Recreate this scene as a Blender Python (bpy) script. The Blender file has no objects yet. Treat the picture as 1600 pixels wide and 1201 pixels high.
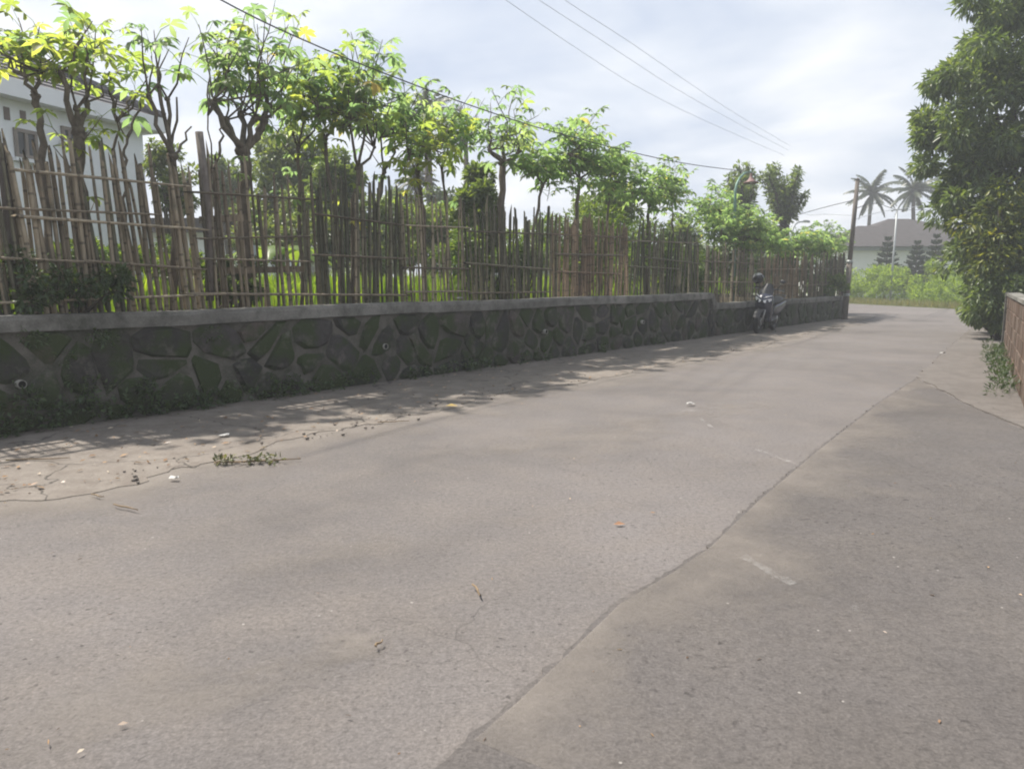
import bpy, math, random
import numpy as np
from mathutils import Vector, Matrix, Quaternion
R = math.radians
rnd = random.Random(7)
scene = bpy.context.scene
col = scene.collection

# ------------------------------------------------------------------ camera
EYE = 1.3
PITCH = R(8.0)
FPX = 1164.0
cam_d = bpy.data.cameras.new('camera')
cam_d.sensor_width = 36.0
cam_d.lens = FPX / 1600.0 * 36.0
cam_d.clip_start = 0.05
cam_d.clip_end = 3000
cam = bpy.data.objects.new('camera', cam_d)
cam.location = (0, 0, EYE)
cam.rotation_euler = (R(90) - PITCH, 0, 0)
col.objects.link(cam)
scene.camera = cam

# ------------------------------------------------------------------ sky, sun, exposure
SUN_EL = R(59)
SUN_AZ = (-0.85, 0.527)
world = bpy.data.worlds.new('World')
scene.world = world
world.use_nodes = True
wt = world.node_tree
for n in list(wt.nodes): wt.nodes.remove(n)
def wn(t, **k):
    n = wt.nodes.new(t)
    for a, b in k.items(): setattr(n, a, b)
    return n
w_out = wn('ShaderNodeOutputWorld')
w_bg = wn('ShaderNodeBackground'); w_bg.inputs['Strength'].default_value = 0.1
w_sky = wn('ShaderNodeTexSky', sky_type='NISHITA', sun_disc=False)
w_sky.sun_elevation = SUN_EL
w_sky.sun_rotation = math.atan2(SUN_AZ[0], SUN_AZ[1])
w_sky.dust_density = 3.0
w_tc = wn('ShaderNodeTexCoord')
w_sep = wn('ShaderNodeSeparateXYZ')
wt.links.new(w_tc.outputs['Generated'], w_sep.inputs[0])
# flatten the view direction onto a cloud deck: (x, y) / (z + c)
w_add = wn('ShaderNodeMath', operation='ADD'); w_add.inputs[1].default_value = 0.16
wt.links.new(w_sep.outputs['Z'], w_add.inputs[0])
w_max = wn('ShaderNodeMath', operation='MAXIMUM'); w_max.inputs[1].default_value = 0.05
wt.links.new(w_add.outputs[0], w_max.inputs[0])
w_div = wn('ShaderNodeVectorMath', operation='DIVIDE')
w_cmb = wn('ShaderNodeCombineXYZ')
for i in range(3): wt.links.new(w_max.outputs[0], w_cmb.inputs[i])
wt.links.new(w_tc.outputs['Generated'], w_div.inputs[0])
wt.links.new(w_cmb.outputs[0], w_div.inputs[1])
w_n1 = wn('ShaderNodeTexNoise'); w_n1.inputs['Scale'].default_value = 1.35
w_n1.inputs['Detail'].default_value = 5; w_n1.inputs['Roughness'].default_value = 0.5
w_n1.inputs['Distortion'].default_value = 0.25
wt.links.new(w_div.outputs[0], w_n1.inputs['Vector'])
w_r1 = wn('ShaderNodeValToRGB')
e = w_r1.color_ramp.elements
e[0].position = 0.36; e[0].color = (3.5, 4.0, 4.95, 1)
e[1].position = 0.66; e[1].color = (6.2, 6.3, 6.55, 1)
m_ = w_r1.color_ramp.elements.new(0.5); m_.color = (4.65, 5.0, 5.6, 1)
wt.links.new(w_n1.outputs['Fac'], w_r1.inputs['Fac'])
w_mix = wn('ShaderNodeMixRGB'); w_mix.inputs['Fac'].default_value = 0.92
wt.links.new(w_sky.outputs[0], w_mix.inputs[1])
wt.links.new(w_r1.outputs[0], w_mix.inputs[2])
wt.links.new(w_mix.outputs[0], w_bg.inputs['Color'])
wt.links.new(w_bg.outputs[0], w_out.inputs['Surface'])

sun_d = bpy.data.lights.new('sun', 'SUN')
sun_d.energy = 5.0
sun_d.angle = R(1.2)
sun_d.color = (1.0, 0.94, 0.85)
sun = bpy.data.objects.new('sun', sun_d)
S = Vector((math.cos(SUN_EL) * SUN_AZ[0], math.cos(SUN_EL) * SUN_AZ[1], math.sin(SUN_EL)))
sun.rotation_euler = S.to_track_quat('Z', 'Y').to_euler()
sun.location = (-20, 5, 40)
col.objects.link(sun)

scene.view_settings.view_transform = 'Standard'
scene.view_settings.look = 'None'
scene.view_settings.exposure = 0.78
scene.view_settings.gamma = 1
scene.view_settings.use_curve_mapping = False
scene.render.engine = 'CYCLES'
scene.cycles.volume_bounces = 0
scene.cycles.max_bounces = 5
scene.cycles.diffuse_bounces = 3
scene.cycles.glossy_bounces = 2
scene.cycles.use_adaptive_sampling = True
scene.cycles.adaptive_threshold = 0.02
scene.cycles.transparent_max_bounces = 8
scene.cycles.use_denoising = True
scene.cycles.filter_width = 2.0

# ------------------------------------------------------------------ placing helpers
cp, sp = math.cos(PITCH), math.sin(PITCH)
def ray(x, y):
    u = (x - 800) / FPX; v = (600.5 - y) / FPX
    return Vector((u, cp + v * sp, -sp + v * cp))
def G(x, y, z=0.0):                       # where the line of sight meets level z
    d = ray(x, y); k = (z - EYE) / d.z
    return Vector((d.x * k, d.y * k, z))
def AT(x, y, Y):                          # at distance Y ahead
    d = ray(x, y); k = Y / d.y
    return Vector((d.x * k, Y, EYE + d.z * k))
TH = R(39.0)
D = Vector((math.sin(TH), math.cos(TH), 0))       # along the retaining wall, away from the camera
N = Vector((-math.cos(TH), math.sin(TH), 0))      # square to the wall, into the garden
T0 = 7.22                                         # distance of the wall face
def W(s, t, z=0.0): return D * s + N * t + Vector((0, 0, z))
def ONT(x, y, t):                                 # line of sight with the upright plane at distance t
    d = ray(x, y); k = t / d.dot(N)
    return Vector((d.x * k, d.y * k, EYE + d.z * k))
def SOF(p): return p.dot(D)
Z1, Z2 = 1.0, 0.76                                # tops of the two wall sections
S_STEP, S_END = 16.05, 27.0
GZ1, GZ2 = 0.9, 0.66                              # soil behind them

# ------------------------------------------------------------------ mesh helpers
WORLD_LOC = {}
class MB:
    def __init__(self): self.v = []; self.f = []
    def add(self, vs, fs):
        o = len(self.v); self.v.extend([tuple(p) for p in vs])
        self.f.extend([tuple(i + o for i in f) for f in fs])
    def box(self, c, sx, sy, sz, rot=None):
        vs = []
        for z in (-.5, .5):
            for x, y in ((-.5, -.5), (.5, -.5), (.5, .5), (-.5, .5)):
                p = Vector((x * sx, y * sy, z * sz))
                if rot is not None: p = rot @ p
                vs.append(Vector(c) + p)
        self.add(vs, [(3, 2, 1, 0), (4, 5, 6, 7), (0, 1, 5, 4), (1, 2, 6, 5), (2, 3, 7, 6), (3, 0, 4, 7)])
    def tube(self, pts, rad, n=6, cap=True, flat=1.0):
        pts = [Vector(p) for p in pts]
        if not hasattr(rad, '__len__'): rad = [rad] * len(pts)
        rings = []
        up = None
        for i, p in enumerate(pts):
            t = (pts[min(i + 1, len(pts) - 1)] - pts[max(i - 1, 0)])
            if t.length < 1e-9: t = Vector((0, 0, 1))
            t.normalize()
            if up is None:
                up = Vector((0, 0, 1)) if abs(t.z) < .9 else Vector((1, 0, 0))
            a = t.cross(up)
            if a.length < 1e-6: a = t.orthogonal()
            a.normalize(); b = a.cross(t); up = b
            rings.append([p + (a * math.cos(2 * math.pi * k / n) + b * math.sin(2 * math.pi * k / n) * flat) * rad[i] for k in range(n)])
        vs = [q for r in rings for q in r]; fs = []
        for i in range(len(pts) - 1):
            for k in range(n):
                k2 = (k + 1) % n
                fs.append((i * n + k, i * n + k2, (i + 1) * n + k2, (i + 1) * n + k))
        if cap:
            fs.append(tuple(reversed(range(n)))); fs.append(tuple((len(pts) - 1) * n + k for k in range(n)))
        self.add(vs, fs)
    def ico(self, c, r, sq=(1, 1, 1), jit=0.0, rg=rnd, nu=8, nv=6):
        vs = [Vector((0, 0, -1))]
        for j in range(1, nv):
            a = math.pi * j / nv - math.pi / 2
            for i in range(nu):
                b = 2 * math.pi * i / nu
                vs.append(Vector((math.cos(a) * math.cos(b), math.cos(a) * math.sin(b), math.sin(a))))
        vs.append(Vector((0, 0, 1)))
        vs = [Vector(c) + Vector((p.x * sq[0], p.y * sq[1], p.z * sq[2])) * r * (1 + rg.uniform(-jit, jit)) for p in vs]
        fs = []
        for i in range(nu): fs.append((0, 1 + (i + 1) % nu, 1 + i))
        for j in range(nv - 2):
            for i in range(nu):
                a = 1 + j * nu + i; b = 1 + j * nu + (i + 1) % nu
                fs.append((a, b, b + nu, a + nu))
        L = len(vs) - 1; o = 1 + (nv - 2) * nu
        for i in range(nu): fs.append((L, o + i, o + (i + 1) % nu))
        self.add(vs, fs)
    def mesh(self, name, mat, smooth=False, off=(0, 0, 0)):
        me = bpy.data.meshes.new(name)
        o = Vector(off)
        me.from_pydata([(p[0] - o.x, p[1] - o.y, p[2] - o.z) for p in self.v], [], self.f)
        if smooth: me.polygons.foreach_set('use_smooth', [True] * len(me.polygons))
        me.materials.append(mat); me.update()
        return me
    def build(self, name, mat, parent=None, smooth=False, local=False):
        if local:
            me = self.mesh(name, mat, smooth); o = bpy.data.objects.new(name, me); col.objects.link(o)
            o.parent = parent; return o
        a = np.array(self.v); c = Vector(((a[:, 0].min() + a[:, 0].max()) / 2, (a[:, 1].min() + a[:, 1].max()) / 2, a[:, 2].min()))
        me = self.mesh(name, mat, smooth, c)
        o = bpy.data.objects.new(name, me); col.objects.link(o)
        put(o, c, parent); return o
def put(o, loc, parent=None):
    loc = Vector(loc); WORLD_LOC[o.name] = loc.copy()
    if parent is not None:
        o.parent = parent; o.location = loc - WORLD_LOC.get(parent.name, Vector((0, 0, 0)))
    else: o.location = loc
def tag(o, label=None, cat=None, group=None, kind=None):
    if label: o['label'] = label
    if cat: o['category'] = cat
    if group: o['group'] = group
    if kind: o['kind'] = kind
    return o
def empty(name, loc, label=None, cat=None, group=None):
    o = bpy.data.objects.new(name, None); o.empty_display_size = .2; col.objects.link(o); put(o, loc)
    return tag(o, label, cat, group)
def inst(name, me, loc, parent, quat=None, scale=(1, 1, 1)):
    o = bpy.data.objects.new(name, me); col.objects.link(o); put(o, loc, parent)
    if quat is not None: o.rotation_mode = 'QUATERNION'; o.rotation_quaternion = quat
    o.scale = scale; return o
def fast_mesh(name, V, F, mat):
    """V (n,3) float array, F (m,k) int array of equal-sized faces"""
    me = bpy.data.meshes.new(name); k = F.shape[1]
    me.vertices.add(len(V)); me.vertices.foreach_set('co', V.astype(np.float32).ravel())
    me.loops.add(F.size); me.loops.foreach_set('vertex_index', F.astype(np.int32).ravel())
    me.polygons.add(len(F)); me.polygons.foreach_set('loop_start', np.arange(0, F.size, k, dtype=np.int32))
    me.update(calc_edges=True); me.materials.append(mat); return me

# ------------------------------------------------------------------ material helpers
class NT:
    def __init__(self, name):
        self.m = bpy.data.materials.new(name); self.m.use_nodes = True; self.t = self.m.node_tree
        self.b = self.t.nodes['Principled BSDF']; self.out = self.t.nodes['Material Output']
        self.pos = None
    def n(self, t, **k):
        x = self.t.nodes.new(t)
        for a, b in k.items(): setattr(x, a, b)
        return x
    def l(self, a, b): self.t.links.new(a, b)
    def P(self):
        if self.pos is None: self.pos = self.n('ShaderNodeNewGeometry').outputs['Position']
        return self.pos
    def O(self): return self.n('ShaderNodeTexCoord').outputs['Object']
    def noise(self, scale, detail=4, rough=.55, vec=None, dist=0, stretch=None):
        x = self.n('ShaderNodeTexNoise')
        x.inputs['Scale'].default_value = scale; x.inputs['Detail'].default_value = detail
        x.inputs['Roughness'].default_value = rough; x.inputs['Distortion'].default_value = dist
        v = vec or self.P()
        if stretch:
            mp = self.n('ShaderNodeMapping'); mp.inputs['Scale'].default_value = stretch
            self.l(v, mp.inputs['Vector']); v = mp.outputs[0]
        self.l(v, x.inputs['Vector']); return x.outputs['Fac']
    def ramp(self, fac, stops, interp='LINEAR'):
        x = self.n('ShaderNodeValToRGB'); x.color_ramp.interpolation = interp
        el = x.color_ramp.elements
        while len(el) < len(stops): el.new(.5)
        for q, (p, c) in zip(el, stops):
            q.position = p; q.color = (*c, 1) if hasattr(c, '__len__') else (c, c, c, 1)
        self.l(fac, x.inputs['Fac']); return x.outputs['Color']
    def mix(self, fac, a, b, mode='MIX'):
        x = self.n('ShaderNodeMixRGB', blend_type=mode)
        for i, q in ((0, fac), (1, a), (2, b)):
            if hasattr(q, 'is_linked') or hasattr(q, 'links'): self.l(q, x.inputs[i])
            elif hasattr(q, '__len__'): x.inputs[i].default_value = (*q, 1)
            else: x.inputs[i].default_value = q if i == 0 else (q, q, q, 1)
        return x.outputs[0]
    def math(self, op, a, b=None):
        x = self.n('ShaderNodeMath', operation=op)
        for i, q in enumerate((a, b)):
            if q is None: continue
            if hasattr(q, 'links'): self.l(q, x.inputs[i])
            else: x.inputs[i].default_value = q
        return x.outputs[0]
    def bump(self, h, strength=.4, dist=.01):
        x = self.n('ShaderNodeBump'); x.inputs['Strength'].default_value = strength; x.inputs['Distance'].default_value = dist
        self.l(h, x.inputs['Height']); self.l(x.outputs[0], self.b.inputs['Normal'])
    def fin(self, color, rough=.8, spec=.3, metal=0.0):
        if hasattr(color, 'links'): self.l(color, self.b.inputs['Base Color'])
        else: self.b.inputs['Base Color'].default_value = (*color, 1)
        self.b.inputs['Roughness'].default_value = rough
        self.b.inputs['Specular IOR Level'].default_value = spec
        self.b.inputs['Metallic'].default_value = metal
        return self.m
def plain(name, c, rough=.7, spec=.3, metal=0, var=.18, scale=6):
    m = NT(name); f = m.noise(scale, 4)
    c2 = tuple(x * (1 - var) for x in c); c3 = tuple(min(1, x * (1 + var)) for x in c)
    return m.fin(m.ramp(f, [(.3, c2), (.7, c3)]), rough, spec, metal)
def leaf_mat(name, stops, trans=.42, tcol=(1.25, 1.15, .45), rough=.42, by='island', spec=.4):
    m = NT(name)
    if by == 'island': f = m.n('ShaderNodeNewGeometry').outputs['Random Per Island']
    else: f = m.n('ShaderNodeObjectInfo').outputs['Random']
    c = m.ramp(f, stops)
    m.fin(c, rough, spec)
    tr = m.n('ShaderNodeBsdfTranslucent')
    tc = m.mix(1.0, c, tcol, 'MULTIPLY'); 
    x = m.n('ShaderNodeMixRGB', blend_type='ADD'); x.inputs[0].default_value = .8
    m.l(tc, x.inputs[1]); m.l(tc, x.inputs[2]); m.l(x.outputs[0], tr.inputs['Color'])
    mx = m.n('ShaderNodeMixShader'); mx.inputs[0].default_value = trans
    m.l(m.b.outputs[0], mx.inputs[1]); m.l(tr.outputs[0], mx.inputs[2]); m.l(mx.outputs[0], m.out.inputs['Surface'])
    return m.m

# -- ground materials
def asphalt(name, dark, mid, pale, dust, crack_amt, seed):
    m = NT(name)
    mp = m.n('ShaderNodeMapping'); mp.inputs['Location'].default_value = (seed, seed * 1.7, 0); m.l(m.P(), mp.inputs['Vector']); P = mp.outputs[0]
    big = m.noise(.35, 4, .55, P); med = m.noise(2.3, 5, .6, P); fine = m.noise(90, 3, .7, P); grit = m.noise(38, 5, .75, P)
    c = m.ramp(big, [(.32, dark), (.5, mid), (.7, pale)])
    c = m.mix(m.ramp(med, [(.42, 0.0), (.75, .6)]), c, dust)
    c = m.mix(.8, c, m.ramp(m.noise(1.1, 6, .68, P, .6), [(.3, .86), (.5, 1.0), (.7, 1.1)]), 'MULTIPLY')
    pit = m.ramp(m.noise(30, 2, .5, P), [(.28, .45), (.36, 1.0)])
    c = m.mix(m.ramp(m.noise(.7, 3, .5, P), [(.4, .15), (.6, .9)]), c, m.mix(1.0, c, pit, 'MULTIPLY'))
    c = m.mix(.8, c, m.ramp(grit, [(.28, .62), (.5, 1.0), (.72, 1.28)]), 'MULTIPLY')
    c = m.mix(.7, c, m.ramp(fine, [(.3, .6), (.55, 1.0), (.75, 1.35)]), 'MULTIPLY')
    vo = m.n('ShaderNodeTexVoronoi'); vo.inputs['Scale'].default_value = 26; m.l(P, vo.inputs['Vector'])
    sel = m.n('ShaderNodeSeparateColor'); m.l(vo.outputs['Color'], sel.inputs[0])
    stone = m.math('MULTIPLY', m.math('LESS_THAN', vo.outputs['Distance'], m.math('MULTIPLY', sel.outputs[1], .17)), m.math('GREATER_THAN', sel.outputs[0], .95))
    c = m.mix(m.math('MULTIPLY', stone, .6), c, (.36, .34, .315))
    # cracks
    wv = m.n('ShaderNodeTexNoise'); wv.inputs['Scale'].default_value = 1.6; wv.inputs['Detail'].default_value = 6; m.l(P, wv.inputs['Vector'])
    wadd = m.n('ShaderNodeVectorMath', operation='MULTIPLY_ADD'); wadd.inputs[1].default_value = (.8, .8, .8)
    m.l(wv.outputs['Color'], wadd.inputs[0]); m.l(P, wadd.inputs[2])
    v2 = m.n('ShaderNodeTexVoronoi', feature='DISTANCE_TO_EDGE'); v2.inputs['Scale'].default_value = .55; m.l(wadd.outputs[0], v2.inputs['Vector'])
    cr = m.math('LESS_THAN', v2.outputs['Distance'], .0024)
    cmask = m.ramp(m.noise(.9, 3, .5, P), [(.5, 0.0), (.62, 1.0)])
    cr = m.math('MULTIPLY', m.math('MULTIPLY', cr, cmask), crack_amt)
    c = m.mix(cr, c, (.04, .037, .035))
    h = m.math('ADD', m.math('MULTIPLY', grit, 1.0), m.math('MULTIPLY', fine, .4))
    h = m.math('SUBTRACT', h, m.math('MULTIPLY', cr, 1.2))
    m.bump(h, .6, .008)
    return m.fin(c, .85, .22)
M = {}
M['road'] = asphalt('worn_asphalt', (.108, .098, .094), (.131, .119, .114), (.155, .141, .136), (.163, .143, .128), .35, 3.1)
M['road2'] = asphalt('newer_asphalt', (.082, .074, .07), (.095, .086, .082), (.109, .099, .095), (.115, .102, .092), .15, 11.4)
def concrete(name, a, b, dirt, crack=.8, rough=.9):
    m = NT(name)
    big = m.noise(.8, 5, .6); med = m.noise(5, 5, .65); fine = m.noise(60, 3, .7)
    c = m.ramp(big, [(.3, a), (.7, b)])
    c = m.mix(m.ramp(med, [(.42, 0.0), (.7, .8)]), c, dirt)
    c = m.mix(.6, c, m.ramp(fine, [(.3, .7), (.7, 1.25)]), 'MULTIPLY')
    v2 = m.n('ShaderNodeTexVoronoi', feature='DISTANCE_TO_EDGE'); v2.inputs['Scale'].default_value = .7
    wv = m.n('ShaderNodeTexNoise'); wv.inputs['Scale'].default_value = 2.5; wv.inputs['Detail'].default_value = 6; m.l(m.P(), wv.inputs['Vector'])
    wadd = m.n('ShaderNodeVectorMath', operation='MULTIPLY_ADD'); wadd.inputs[1].default_value = (.6, .6, .6)
    m.l(wv.outputs['Color'], wadd.inputs[0]); m.l(m.P(), wadd.inputs[2]); m.l(wadd.outputs[0], v2.inputs['Vector'])
    cr = m.math('MULTIPLY', m.math('LESS_THAN', v2.outputs['Distance'], .006), crack)
    c = m.mix(cr, c, (.05, .045, .04))
    m.bump(m.math('SUBTRACT', m.math('ADD', fine, m.math('MULTIPLY', med, 2)), cr), .5, .012)
    return m.fin(c, rough, .2)
M['apron'] = concrete('dusty_concrete', (.155, .137, .121), (.215, .19, .165), (.125, .105, .09))
M['apron2'] = concrete('sandy_concrete', (.12, .108, .099), (.162, .146, .134), (.096, .085, .077), .3)
M['coping'] = concrete('cast_concrete', (.12, .115, .104), (.25, .24, .218), (.05, .052, .042), .15)
M['mortar'] = concrete('old_mortar', (.05, .048, .04), (.17, .155, .135), (.026, .032, .018), .0)
M['soil'] = plain('dark_soil', (.07, .055, .035), .95, .1, 0, .4, 5)
M['verge'] = plain('grassy_ground', (.09, .11, .035), .95, .1, 0, .4, 1.5)
M['land'] = plain('far_fields', (.07, .10, .035), .95, .1, 0, .35, .1)
def stone_mat():
    m = NT('mossy_stone')
    r = m.n('ShaderNodeObjectInfo').outputs['Random']
    c = m.ramp(r, [(0, (.03, .028, .027)), (.5, (.042, .039, .035)), (.82, (.055, .05, .05)), (1, (.085, .066, .056))])
    c = m.mix(.7, c, m.ramp(m.noise(14, 5, .7), [(.3, .6), (.7, 1.35)]), 'MULTIPLY')
    c = m.mix(m.ramp(m.noise(2.2, 5, .65), [(.42, 0.0), (.55, .92)]), c, (.03, .044, .014))
    c = m.mix(m.ramp(m.noise(5, 6, .7), [(.54, 0.0), (.68, .75)]), c, (.125, .115, .1))
    m.bump(m.noise(22, 6, .7), .6, .02)
    return m.fin(c, .92, .2)
M['stone'] = stone_mat()
def bamboo(name, stops):
    m = NT(name)
    r = m.n('ShaderNodeObjectInfo').outputs['Random']
    c = m.ramp(r, stops)
    c = m.mix(.8, c, m.ramp(m.noise(9, 5, .65, stretch=(3, 3, .6)), [(.3, .55), (.7, 1.3)]), 'MULTIPLY')
    c = m.mix(m.ramp(m.noise(4, 4, .6), [(.5, 0.0), (.75, .7)]), c, (.06, .062, .045))
    sx_ = m.n('ShaderNodeSeparateXYZ'); m.l(m.O(), sx_.inputs[0])
    fr_ = m.math('FRACT', m.math('ADD', m.math('MULTIPLY', sx_.outputs['Z'], 4.6), m.math('MULTIPLY', r, 7)))
    c = m.mix(m.math('MULTIPLY', m.math('LESS_THAN', fr_, .07), .6), c, (.05, .042, .03))
    m.bump(m.noise(60, 3, .6, stretch=(4, 4, .3)), .3, .006)
    return m.fin(c, .7, .25)
M['bam_tan'] = bamboo('weathered_bamboo', [(0, (.16, .13, .092)), (.5, (.25, .206, .148)), (1, (.37, .31, .225))])
M['bam_grey'] = bamboo('grey_bamboo', [(0, (.1, .082, .058)), (.5, (.17, .138, .098)), (1, (.265, .218, .158))])
M['bam_brown'] = bamboo('brown_bamboo', [(0, (.17, .118, .078)), (.5, (.25, .18, .12)), (1, (.33, .245, .165))])
M['bam_green'] = bamboo('shaded_green_bamboo', [(0, (.075, .075, .05)), (.5, (.13, .122, .082)), (1, (.22, .195, .135))])  # darker green copy for shaded bamboo, the shade is in its colour
def bark(name, a, b):
    m = NT(name)
    c = m.ramp(m.noise(16, 6, .7, stretch=(1, 1, .45)), [(.3, a), (.7, b)])
    m.bump(m.noise(30, 5, .7), .6, .02)
    return m.fin(c, .9, .15)
M['bark'] = bark('grey_bark', (.055, .045, .035), (.17, .14, .11))
M['bark2'] = bark('dark_bark', (.04, .034, .027), (.1, .085, .065))
M['twig'] = bark('dry_twig', (.14, .1, .06), (.28, .21, .14))
M['cass'] = leaf_mat('cassava_leaf', [(0, (.085, .135, .06)), (.5, (.115, .17, .075)), (.8, (.15, .2, .085)), (.985, (.18, .22, .08)), (.992, (.4, .3, .09)), (1, (.44, .32, .1))], .76, (1.28, 1.3, .98), by='object')
M['cass_y'] = leaf_mat('young_cassava_leaf', [(0, (.11, .16, .05)), (.5, (.145, .195, .055)), (.93, (.19, .225, .06)), (1, (.27, .26, .07))], .76, (1.4, 1.3, .7), by='object')
M['cass_far'] = leaf_mat('cassava_foliage', [(0, (.08, .13, .05)), (.5, (.115, .175, .065)), (.97, (.165, .215, .08)), (1, (.3, .26, .08))], .74, (1.28, 1.3, .92))
M['mango'] = leaf_mat('glossy_dark_leaf', [(0, (.058, .088, .042)), (.6, (.09, .13, .055)), (.92, (.13, .17, .066)), (1, (.19, .22, .08))], .42, (1.2, 1.2, .4), .38)
M['yellowleaf'] = leaf_mat('yellow_green_leaf', [(0, (.04, .065, .02)), (.5, (.075, .105, .025)), (.88, (.13, .16, .03)), (1, (.22, .22, .03))], .35)
M['tree'] = leaf_mat('tree_leaf', [(0, (.055, .088, .032)), (.5, (.085, .13, .042)), (1, (.125, .172, .055))], .5)
M['tree2'] = leaf_mat('pale_tree_leaf', [(0, (.06, .095, .035)), (.5, (.09, .13, .045)), (1, (.14, .18, .06))], .48)
M['shrub'] = leaf_mat('shrub_leaf', [(0, (.045, .085, .02)), (.5, (.075, .13, .028)), (1, (.13, .18, .04))], .42)
M['hedge'] = leaf_mat('hedge_leaf', [(0, (.09, .15, .028)), (.5, (.14, .215, .036)), (1, (.2, .28, .05))], .5)
M['ivy'] = leaf_mat('shade_weed_leaf', [(0, (.03, .055, .022)), (1, (.06, .095, .035))], .3)
M['rice'] = leaf_mat('rice_blade', [(0, (.11, .2, .02)), (.5, (.16, .26, .025)), (1, (.21, .3, .035))], .5)
M['palm'] = leaf_mat('palm_leaflet', [(0, (.03, .045, .024)), (1, (.055, .07, .032))], .2)
M['pine'] = leaf_mat('pine_needle', [(0, (.022, .042, .02)), (1, (.045, .07, .03))], .15)
M['banana'] = leaf_mat('banana_leaf', [(0, (.1, .18, .03)), (1, (.15, .22, .04))], .5)
M['litter'] = leaf_mat('dry_litter', [(0, (.1, .06, .035)), (.5, (.22, .13, .07)), (.85, (.32, .2, .1)), (1, (.5, .44, .36))], .1)
M['white'] = plain('white_plaster', (.8, .82, .85), .8, .2, 0, .06, 2)
M['brightwhite'] = plain('fresh_white_paint', (.83, .84, .82), .7, .3, 0, .03, 2)
M['whitetrim'] = plain('white_trim', (.74, .75, .77), .6, .3, 0, .04, 3)
M['plinth'] = plain('bluegrey_plinth', (.36, .39, .44), .8, .2, 0, .08, 3)
M['roof'] = plain('grey_roof_tile', (.1, .095, .1), .75, .3, 0, .2, 8)
M['roof2'] = plain('brown_grey_roof', (.055, .049, .048), .8, .25, 0, .2, 3)
M['glass'] = plain('dark_window_glass', (.05, .055, .06), .15, .5, 0, .1, 2)
M['frame'] = plain('wood_window_frame', (.22, .19, .17), .6, .3, 0, .1, 8)
M['vent'] = plain('shadowed_vent', (.16, .13, .12), .9, .1, 0, .1, 8)
M['pvc'] = plain('pale_plastic_pipe', (.27, .26, .23), .45, .4, 0, .12, 20)
M['dark'] = plain('dark_hollow', (.01, .01, .01), .95, .05)
M['greenpost'] = plain('green_painted_steel', (.12, .22, .17), .5, .4, .1, .1, 20)
M['greypost'] = plain('galvanised_steel', (.33, .35, .35), .5, .4, .3, .1, 20)
M['lampred'] = plain('rusty_red_shade', (.22, .13, .12), .6, .3, 0, .15, 20)
M['wood'] = bark('weathered_pole', (.1, .085, .075), (.2, .175, .155))
M['wire'] = plain('black_cable', (.035, .035, .04), .6, .3)
M['wiregrey'] = plain('grey_conductor', (.42, .43, .46), .5, .3)
M['brick'] = NT('brown_block')
_m = M['brick']
_c = _m.ramp(_m.n('ShaderNodeObjectInfo').outputs['Random'], [(0, (.08, .055, .042)), (.5, (.11, .074, .056)), (1, (.15, .112, .09))])
_c = _m.mix(_m.ramp(_m.noise(3, 5, .65), [(.45, 0.0), (.7, .7)]), _c, (.075, .068, .055))
_m.bump(_m.noise(30, 5, .7), .6, .01)
M['brick'] = _m.fin(_c, .9, .15)
M['blackplastic'] = plain('black_plastic', (.022, .022, .025), .5, .4)
M['bluepaint'] = plain('dark_blue_paint', (.02, .023, .045), .25, .5)
M['greyplastic'] = plain('grey_plastic', (.07, .072, .08), .45, .4)
M['rubber'] = plain('tyre_rubber', (.02, .02, .02), .85, .2)
M['chrome'] = plain('bright_metal', (.35, .35, .35), .35, .5, .9)
M['lens'] = plain('clear_lens', (.75, .76, .78), .12, .6)
M['silver'] = plain('silver_helmet_shell', (.2, .2, .2), .2, .5, .2)
M['visor'] = plain('smoked_visor', (.015, .015, .018), .22, .4)
M['seatv'] = plain('black_seat_vinyl', (.028, .028, .03), .55, .3)
M['paint'] = NT('worn_white_paint')
_m = M['paint']
_m.fin((.55, .54, .52), .8, .2)
_tr = _m.n('ShaderNodeBsdfTransparent'); _mx = _m.n('ShaderNodeMixShader')
_m.l(_m.ramp(_m.noise(11, 6, .75), [(.46, 0.0), (.72, .26)]), _mx.inputs[0]); _m.l(_tr.outputs[0], _mx.inputs[1]); _m.l(_m.b.outputs[0], _mx.inputs[2]); _m.l(_mx.outputs[0], _m.out.inputs['Surface'])
M['paint'] = _m.m

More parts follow.
